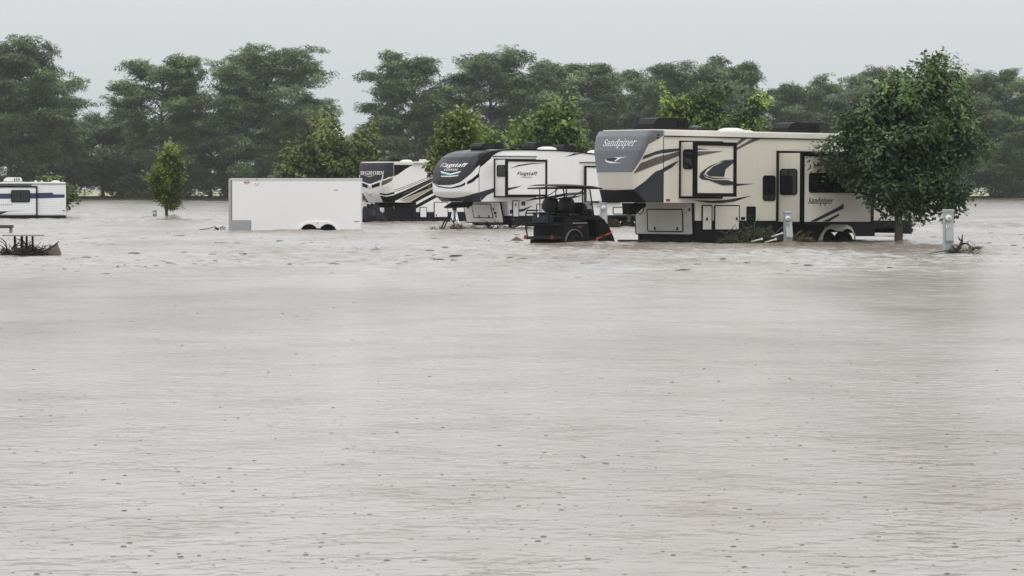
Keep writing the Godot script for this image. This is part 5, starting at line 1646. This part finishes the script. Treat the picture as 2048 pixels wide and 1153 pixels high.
# ---------------------------------------------------------------- electric meter posts
func meter_post(label: String, at: Vector3, turn: float, height: float, number: String, ajar: float, tilt := 0.0, called := "meter_pedestal") -> Node3D:
	var t := thing(called, label, "meter pedestal", at, turn, "electric meter pedestals standing in the flood")
	t.rotation_degrees = Vector3(0, turn, tilt)
	var m: Material = mats.pedestal_grey
	var h := height
	box_obj("post", Vector3(-0.115, -0.5, -0.09), Vector3(0.115, h - 0.07, 0.09), m, t, 0.008)
	var cap := box_obj("cap", Vector3(-0.125, h - 0.069, -0.1), Vector3(0.125, h, 0.105), m, t, 0.012)
	box_obj("ridge", Vector3(-0.127, h - 0.045, -0.102), Vector3(0.127, h - 0.035, 0.109), m, cap, 0.0)
	# meter: socket ring and glass dome with its dial
	var st := st_new(true)
	lathe(st, [Vector2(0.082, 0.0), Vector2(0.082, 0.03), Vector2(0.07, 0.035), Vector2(0.066, 0.1), Vector2(0.055, 0.118), Vector2(0.0, 0.122)], Vector3(-0.03, h - 0.21, 0.09), Vector3.BACK, 22)
	var meter := obj("meter", st, mats.white_plastic, t)
	var s2 := st_new(true)
	lathe(s2, [Vector2(0.086, 0.0), Vector2(0.09, 0.012), Vector2(0.086, 0.032), Vector2(0.083, 0.032)], Vector3(-0.03, h - 0.21, 0.09), Vector3.BACK, 22)
	obj("socket_ring", s2, mats.dull_steel, meter)
	prism_obj("dial", rr(-0.055, -0.005, h - 0.225, h - 0.2, 0.006), 0.2125, 0.216, mats.black_trim, meter)
	# breaker flap, hinged at its top
	var flap := put("breaker_door", null, null, t)
	st = st_new()
	prism(st, v2([0.0, 0.0, 0.015, 0.0, 0.055, -0.42, 0.04, -0.45, 0.0, -0.45]), -0.105, 0.085)
	st.generate_normals()
	flap.mesh = st.commit()
	flap.material_override = m
	flap.transform = Transform3D(Basis(Vector3(0, 0, 1), Vector3.UP, Vector3(-1, 0, 0)).rotated(Vector3.UP, 0.0), Vector3.ZERO)
	flap.transform = Transform3D(Basis.from_euler(Vector3(-ajar, 0, 0)), Vector3(0, h - 0.34, 0.091)) * Transform3D(Basis(Vector3(0, 0, 1), Vector3(0, 1, 0), Vector3(-1, 0, 0)), Vector3.ZERO)
	if number != "":
		var plate := Node3D.new()
		plate.name = "number_plate"
		t.add_child(plate, true)
		plate.transform = Transform3D(Basis.from_euler(Vector3(-ajar - 0.09, 0, 0)), Vector3(0, h - 0.34, 0.11))
		var x := -0.06
		for ch in number:
			box_obj("sticker", Vector3(x - 0.028, -0.115, 0.0), Vector3(x + 0.028, -0.025, 0.004), mats.white_print if number == "12" else m, plate, 0.0)
			var w := 0.026 if ch == "1" else 0.042
			flat_text("digit", ch, sans, 0.0, x - w / 2, x + w / 2, -0.108, -0.032, 0.008, mats.black_trim, plate)
			x += 0.062
	return t


# ---------------------------------------------------------------- flood debris
func twigs(st: SurfaceTool, rng: RandomNumberGenerator, at: Vector3, size: Vector3, n: int, r: float) -> void:
	for i in n:
		var a := at + Vector3(rng.randf_range(-1, 1) * size.x, rng.randf_range(-0.1, 1) * size.y * 0.6, rng.randf_range(-1, 1) * size.z)
		var d := Vector3(rng.randf_range(-1, 1), rng.randf_range(-0.35, 0.6), rng.randf_range(-0.6, 0.6)).normalized() * rng.randf_range(0.35, 1.0) * maxf(size.x, size.y)
		var bend := Vector3(rng.randf_range(-0.2, 0.2), rng.randf_range(-0.2, 0.2), rng.randf_range(-0.2, 0.2)) * d.length()
		var rr_ := r * rng.randf_range(0.5, 1.4)
		tube(st, [a, a + d * 0.5 + bend, a + d], [rr_, rr_ * 0.8, rr_ * 0.3], 5)


func debris(called: String, label: String, category: String, at: Vector3, size: Vector3, n: int, r: float, m: Material, sd: int, leaves := 0, leaf_m: Material = null) -> Node3D:
	var rng := RandomNumberGenerator.new()
	rng.seed = sd
	var t := thing(called, label, category, at)
	var st := st_new(true)
	twigs(st, rng, Vector3.ZERO, size, n, r)
	tag(obj("branches", st, m, t), "", "", "", "stuff")
	if leaves > 0:
		var where := []
		var tints := []
		for i in leaves:
			var p := Vector3(rng.randf_range(-1, 1), 0, rng.randf_range(-1, 1))
			var top := maxf(0.1, 1.0 - p.x * p.x - p.z * p.z * 0.6)
			p = Vector3(p.x * size.x, size.y * top * rng.randf_range(0.1, 0.95), p.z * size.z)
			var s := rng.randf_range(0.1, 0.22)
			where.append(Transform3D(Basis.from_euler(Vector3(rng.randf_range(-0.7, 0.7), rng.randf() * TAU, rng.randf_range(-0.7, 0.7))).scaled(Vector3.ONE * s), p))
			var g := rng.randf_range(0.6, 1.3)
			tints.append(Color(g, g, g * 0.9))
		crown(t, "leaves", spray_mesh(sd, 18, 1.1, 0.07, 0.35, 0.5, 0.4), leaf_m, where, tints)
	return t


func build_debris() -> void:
	var wet := mat("wet_wood", Color(0.035, 0.026, 0.022), 0.6)
	var brown := mat("brown_twig", Color(0.1, 0.075, 0.055), 0.7)
	var straw := leaf_mat("dead_straw", Color(0.13, 0.105, 0.065), Color(0.03, 0.025, 0.01))
	var straw_dark := leaf_mat("sodden_straw", Color(0.035, 0.03, 0.026), Color(0.01, 0.01, 0.005))
	var juniper := leaf_mat("uprooted_green", Color(0.06, 0.075, 0.04), Color(0.02, 0.03, 0.01))
	# against the cream trailer
	debris("brush_pile", "low heap of uprooted green brush lodged against the cream trailer's black skirt", "brush pile", Vector3(px(1510, 96.2), -0.02, -96.3), Vector3(0.95, 0.5, 0.35), 26, 0.014, brown, 3, 260, juniper)
	debris("debris_clump", "brown straw and twigs caught beside the left meter pedestal", "flood debris", Vector3(px(1600, 96.0), -0.02, -96.1), Vector3(0.28, 0.34, 0.2), 26, 0.012, brown, 4, 60, straw)
	var poles := [[[1503, 0.05], [1523, 0.13], "lower left white pole floating by the green brush heap"], [[1544, 0.2], [1564, 0.3], "upper white pole ending at the left meter pedestal"], [[1530, 0.03], [1551, 0.12], "lower right white pole in front of the green brush heap"]]
	for p in poles:
		var a := Vector3(px(p[0][0], 95.7), p[0][1], -95.75)
		var b := Vector3(px(p[1][0], 95.7), p[1][1], -95.6)
		var t := thing("white_pole", p[2], "pole", a, 0, "white poles drifted against the brush heap")
		tube_obj("tube", [Vector3.ZERO, b - a], 0.022, mats.white_plastic, t)
		box_obj("end_fitting", b - a - Vector3(0.03, 0.03, 0.03), b - a + Vector3(0.035, 0.035, 0.03), mats.white_plastic, t, 0.008)
	# right meter pedestal
	debris("driftwood", "tangle of dark roots and twigs heaped beside the right meter pedestal", "driftwood", Vector3(px(1926, 79.0), -0.03, -79.2), Vector3(0.3, 0.34, 0.15), 34, 0.013, wet, 6, 24, straw)
	var sn := thing("snag", "forked dark root sticking up right of the right meter pedestal", "driftwood", Vector3(px(1922, 79.3), 0, -79.4))
	var st := st_new(true)
	tube(st, [Vector3(-0.2, -0.05, 0), Vector3(-0.02, 0.15, 0), Vector3(0.05, 0.32, 0), Vector3(0.06, 0.5, 0)], [0.05, 0.05, 0.03, 0.008], 7)
	tube(st, [Vector3(0.05, 0.33, 0), Vector3(-0.02, 0.36, 0.02), Vector3(-0.04, 0.43, 0.02)], [0.025, 0.02, 0.01], 6)
	tube(st, [Vector3(0.04, 0.25, 0), Vector3(0.16, 0.27, 0.03), Vector3(0.24, 0.2, 0.05), Vector3(0.26, 0.02, 0.05)], [0.03, 0.025, 0.02, 0.01], 6)
	obj("root", st, wet, sn)
	var dr := thing("floating_branch", "long thin branch lying in the water left of the right meter pedestal", "branch", Vector3(px(1857, 79.2), 0.02, -79.0))
	st = st_new(true)
	tube(st, [Vector3.ZERO, Vector3(0.2, 0.035, -0.05), Vector3(0.42, 0.075, -0.1)], [0.008, 0.011, 0.012], 6)
	obj("stick", st, wet, dr)
	# left: driftwood round the picnic table
	debris("driftwood", "black driftwood heap jammed under the picnic table", "driftwood", Vector3(px(52, 77.6), -0.05, -77.6), Vector3(0.5, 0.34, 0.4), 150, 0.014, wet, 7, 110, straw_dark)
	debris("driftwood", "dark tangle of branches at the left edge, left of the picnic table", "driftwood", Vector3(px(8, 77.4), -0.05, -77.4), Vector3(0.45, 0.28, 0.3), 60, 0.017, wet, 8, 30, straw_dark)
	debris("driftwood", "thin branches trailing right from the picnic table", "driftwood", Vector3(px(88, 77.6), -0.04, -77.5), Vector3(0.3, 0.13, 0.2), 16, 0.014, wet, 9)
	var bd := thing("broken_panel", "tilted splintered wooden panel drifting right of the picnic table", "panel", Vector3(px(103, 77.5), 0, -77.6), -12)
	st = st_new()
	prism(st, v2([-0.2, -0.1, 0.2, -0.1, 0.22, 0.06, 0.12, 0.3, 0.02, 0.24, -0.06, 0.26, -0.16, 0.1]), -0.02, 0.02)
	obj("board", st, mats.worn_board, bd)
	var bt := thing("branch", "crooked branch leaning over the splintered panel", "branch", Vector3(px(80, 77.3), 0.05, -77.3))
	st = st_new(true)
	tube(st, [Vector3(0, 0.05, 0), Vector3(0.2, 0.12, 0), Vector3(0.34, 0.2, 0), Vector3(0.44, 0.3, 0)], [0.02, 0.02, 0.03, 0.012], 6)
	obj("stick", st, wet, bt)
	# cargo trailer hitch
	debris("driftwood", "small dark snag of roots at the white cargo trailer's hitch", "driftwood", Vector3(px(442, 128.0), -0.02, -128.0), Vector3(0.2, 0.2, 0.15), 16, 0.022, wet, 10)
	var fl := thing("floating_branch", "bent thin branch on the water left of the white cargo trailer", "branch", Vector3(px(398, 128.5), 0.03, -128.5))
	st = st_new(true)
	tube(st, [Vector3(0, -0.02, 0), Vector3(0.35, 0.02, 0.1), Vector3(0.6, 0.1, 0.0), Vector3(0.78, 0.03, 0.0)], [0.015, 0.02, 0.015, 0.01], 6)
	obj("stick", st, wet, fl)
	# stabiliser tripod under the white trailer's nose
	var tp := thing("tripod_jack", "silver and black tripod jack standing under the white trailer's hitch", "tripod jack", Vector3(px(909, 131.2), 0, -131.2))
	for k in 4:
		var a := TAU * k / 4.0 + 0.5
		tube_obj("leg", [Vector3(cos(a) * 0.07, 0.8, sin(a) * 0.07), Vector3(cos(a) * 0.3, -0.3, sin(a) * 0.3)], 0.024, mats.chrome, tp)
	tube_obj("screw", [Vector3(0, 0.3, 0), Vector3(0, 0.84, 0)], 0.035, mats.dull_steel, tp)
	box_obj("saddle", Vector3(-0.1, 0.8, -0.1), Vector3(0.1, 0.84, 0.1), mats.black_trim, tp)
	var bar := thing("black_frame", "bent black frame leaning left of the tripod jack", "frame", Vector3(px(893, 130.6), 0, -130.6))
	tube_obj("bar", [Vector3(-0.28, -0.1, 0), Vector3(-0.05, 0.4, 0), Vector3(0.08, 0.56, 0), Vector3(0.3, 0.25, 0.05), Vector3(0.36, -0.1, 0.05)], 0.03, mats.black_trim, bar)
	tube_obj("bar", [Vector3(-0.16, -0.1, 0.1), Vector3(0.06, 0.42, 0.06)], 0.025, mats.black_trim, bar)
	debris("driftwood", "brown sticks snagged round the foot of the tripod jack", "driftwood", Vector3(px(915, 130.6), -0.03, -130.5), Vector3(0.22, 0.26, 0.2), 40, 0.016, brown, 11, 24, straw)
	debris("driftwood", "low reddish sticks drifting left of the black frame", "driftwood", Vector3(px(874, 130.8), -0.03, -130.4), Vector3(0.25, 0.12, 0.2), 20, 0.018, mat("red_stick", Color(0.09, 0.04, 0.035), 0.7), 12)
	debris("driftwood", "thin driftwood line below the white trailer's storage hatch", "driftwood", Vector3(px(940, 130.6), -0.04, -130.4), Vector3(0.5, 0.08, 0.2), 22, 0.014, wet, 13)
	debris("driftwood", "dark flotsam under the white trailer's black skirt", "driftwood", Vector3(px(1010, 132.0), -0.03, -132.2), Vector3(0.9, 0.12, 0.25), 40, 0.02, wet, 14)
	debris("debris_clump", "brown weeds caught on the white trailer's wheel below the third pedestal", "flood debris", Vector3(px(1222, 136.0), -0.02, -136.4), Vector3(0.3, 0.5, 0.2), 24, 0.014, brown, 15, 50, straw)
	# tarpaulin heap under the gold trailer's nose
	var hp := thing("tarp_heap", "black tarpaulin heap under the black and gold trailer's nose", "tarpaulin", Vector3(px(743, 159.6), 0, -159.6))
	st = st_new(true)
	var lumps := noise(1.7, 3, 51)
	for i in 18:
		for j in 9:
			var q := []
			for c in [[i, j], [i + 1, j], [i + 1, j + 1], [i, j + 1]]:
				var a: float = TAU * c[0] / 18.0
				var e: float = PI / 2 * c[1] / 9.0
				var r: float = 1.0 + 0.35 * lumps.get_noise_3d(cos(a) * 1.2, e * 1.2, sin(a) * 1.2)
				q.append(Vector3(cos(a) * cos(e) * 0.75 * r, -0.1 + sin(e) * 0.95 * r, sin(a) * cos(e) * 0.5 * r))
			face(st, q, (q[0] + q[2]) / 2.0)
	obj("tarpaulin", st, mats.tarp_black, hp)
	var pr := thing("prop_strut", "slanted dark strut right of the tarpaulin heap", "strut", Vector3(px(752, 159.8), 0, -159.5))
	box_obj("beam", Vector3(-0.05, -0.55, -0.05), Vector3(0.05, 0.62, 0.05), mats.black_skirt, pr, 0.01)
	pr.rotation_degrees.z = 33
	pr.position.y = 0.35
	# reddish bag, dark hose, small flotsam
	var bag := thing("drifting_bag", "small reddish brown cloth bag afloat left of the golf cart", "bag", Vector3(px(1034, 100.5), 0, -100.5))
	st = st_new(true)
	for i in 14:
		for j in 5:
			var q := []
			for c in [[i, j], [i + 1, j], [i + 1, j + 1], [i, j + 1]]:
				var a: float = TAU * c[0] / 14.0
				var e: float = c[1] / 5.0
				var r: float = (1.0 - e) * (0.2 + 0.05 * sin(a * 3.0))
				q.append(Vector3(cos(a) * r * 1.1 - 0.02 * e, -0.05 + 0.19 * pow(e, 0.8) + 0.02 * sin(a * 5.0) * (1.0 - e), sin(a) * r * 0.6))
			face(st, q, (q[0] + q[2]) / 2.0 + Vector3(0, 0.05, 0))
	obj("cloth", st, mat("bag_cloth", Color(0.15, 0.085, 0.075), 0.9), bag)
	var hose := thing("floating_beam", "dark beam lying on the water between the golf cart and the cream trailer", "beam", Vector3(px(1262, 97.2), 0.06, -97.2), 2)
	box_obj("beam", Vector3(-0.36, -0.035, -0.04), Vector3(0.5, 0.03, 0.04), mat("beam_wood", Color(0.05, 0.03, 0.028), 0.6), hose, 0.012)
	box_obj("red_end", Vector3(-0.4, -0.03, -0.035), Vector3(-0.361, 0.03, 0.035), mats.red_lens, hose, 0.008)
	var gb := thing("green_bench", "dark green bench seat just above the water at the left edge", "bench", Vector3(px(8, 121.0), 0, -121.0))
	box_obj("seat", Vector3(-0.6, 0.16, -0.2), Vector3(0.32, 0.28, 0.2), mat("green_paint", Color(0.05, 0.06, 0.045), 0.6), gb, 0.02)
	for x: float in [-0.45, 0.2]: box_obj("leg", Vector3(x, -0.4, -0.15), Vector3(x + 0.08, 0.158, 0.15), mats.dull_steel, gb, 0.01)
	var white_slab := thing("white_step", "white ribbed plastic step awash behind the cream trailer's wheels", "step", Vector3(px(1775, 111.0), 0, -111.0), 30)
	box_obj("tread", Vector3(-0.6, 0.0, -0.3), Vector3(0.55, 0.27, 0.3), mats.white_plastic, white_slab, 0.03)
	for k in 4: box_obj("rib", Vector3(-0.45 + k * 0.25, 0.272, -0.28), Vector3(-0.38 + k * 0.25, 0.285, 0.28), mats.dull_white, white_slab, 0.0)
	# scattered twigs in the rough band, and leaf litter
	var rng := RandomNumberGenerator.new()
	rng.seed = 101
	st = st_new(true)
	tube(st, [Vector3(-0.5, 0.0, 0), Vector3(-0.1, 0.05, 0.06), Vector3(0.25, 0.02, -0.04), Vector3(0.5, 0.04, 0.05)], [0.03, 0.06, 0.05, 0.02], 6)
	st.generate_normals()
	var tw_mesh := st.commit()
	for k in 36:
		var y := rng.randf_range(455, 545)
		var d := 1.55 * 6500.0 / (y - 382.0)
		var o := put("floating_twig", tw_mesh, wet if k % 3 else brown, self)
		o.name = numbered("floating_twig", self)
		var s := rng.randf_range(0.1, 0.34)
		var x := rng.randf_range(-0.155, 0.155) * d
		o.transform = Transform3D(Basis.from_euler(Vector3(0, rng.randf() * TAU, rng.randf_range(-0.1, 0.1))).scaled(Vector3(s, s * 0.6, s)), Vector3(x, water_height(x, d), -d))
		tag(o, "small dark twig drifting on the flood", "twig", "twigs drifting on the flood")


func picnic_table() -> void:
	var t := thing("picnic_table", "grey picnic table standing in the flood at the left, driftwood round its legs", "picnic table", Vector3(px(50, 77.6), 0, -77.7), 6)
	for k in 4: box_obj("plank", Vector3(-0.55, 0.47, -0.34 + k * 0.175), Vector3(0.42, 0.505, -0.175 + k * 0.175), mats.table_grey, t, 0.006)
	for x: float in [-0.27, -0.1, 0.02, 0.16]:
		box_obj("leg", Vector3(x - 0.025, -0.4, 0.1 if x > -0.2 else -0.1), Vector3(x + 0.025, 0.468, 0.16 if x > -0.2 else -0.04), mats.black_trim, t, 0.006)
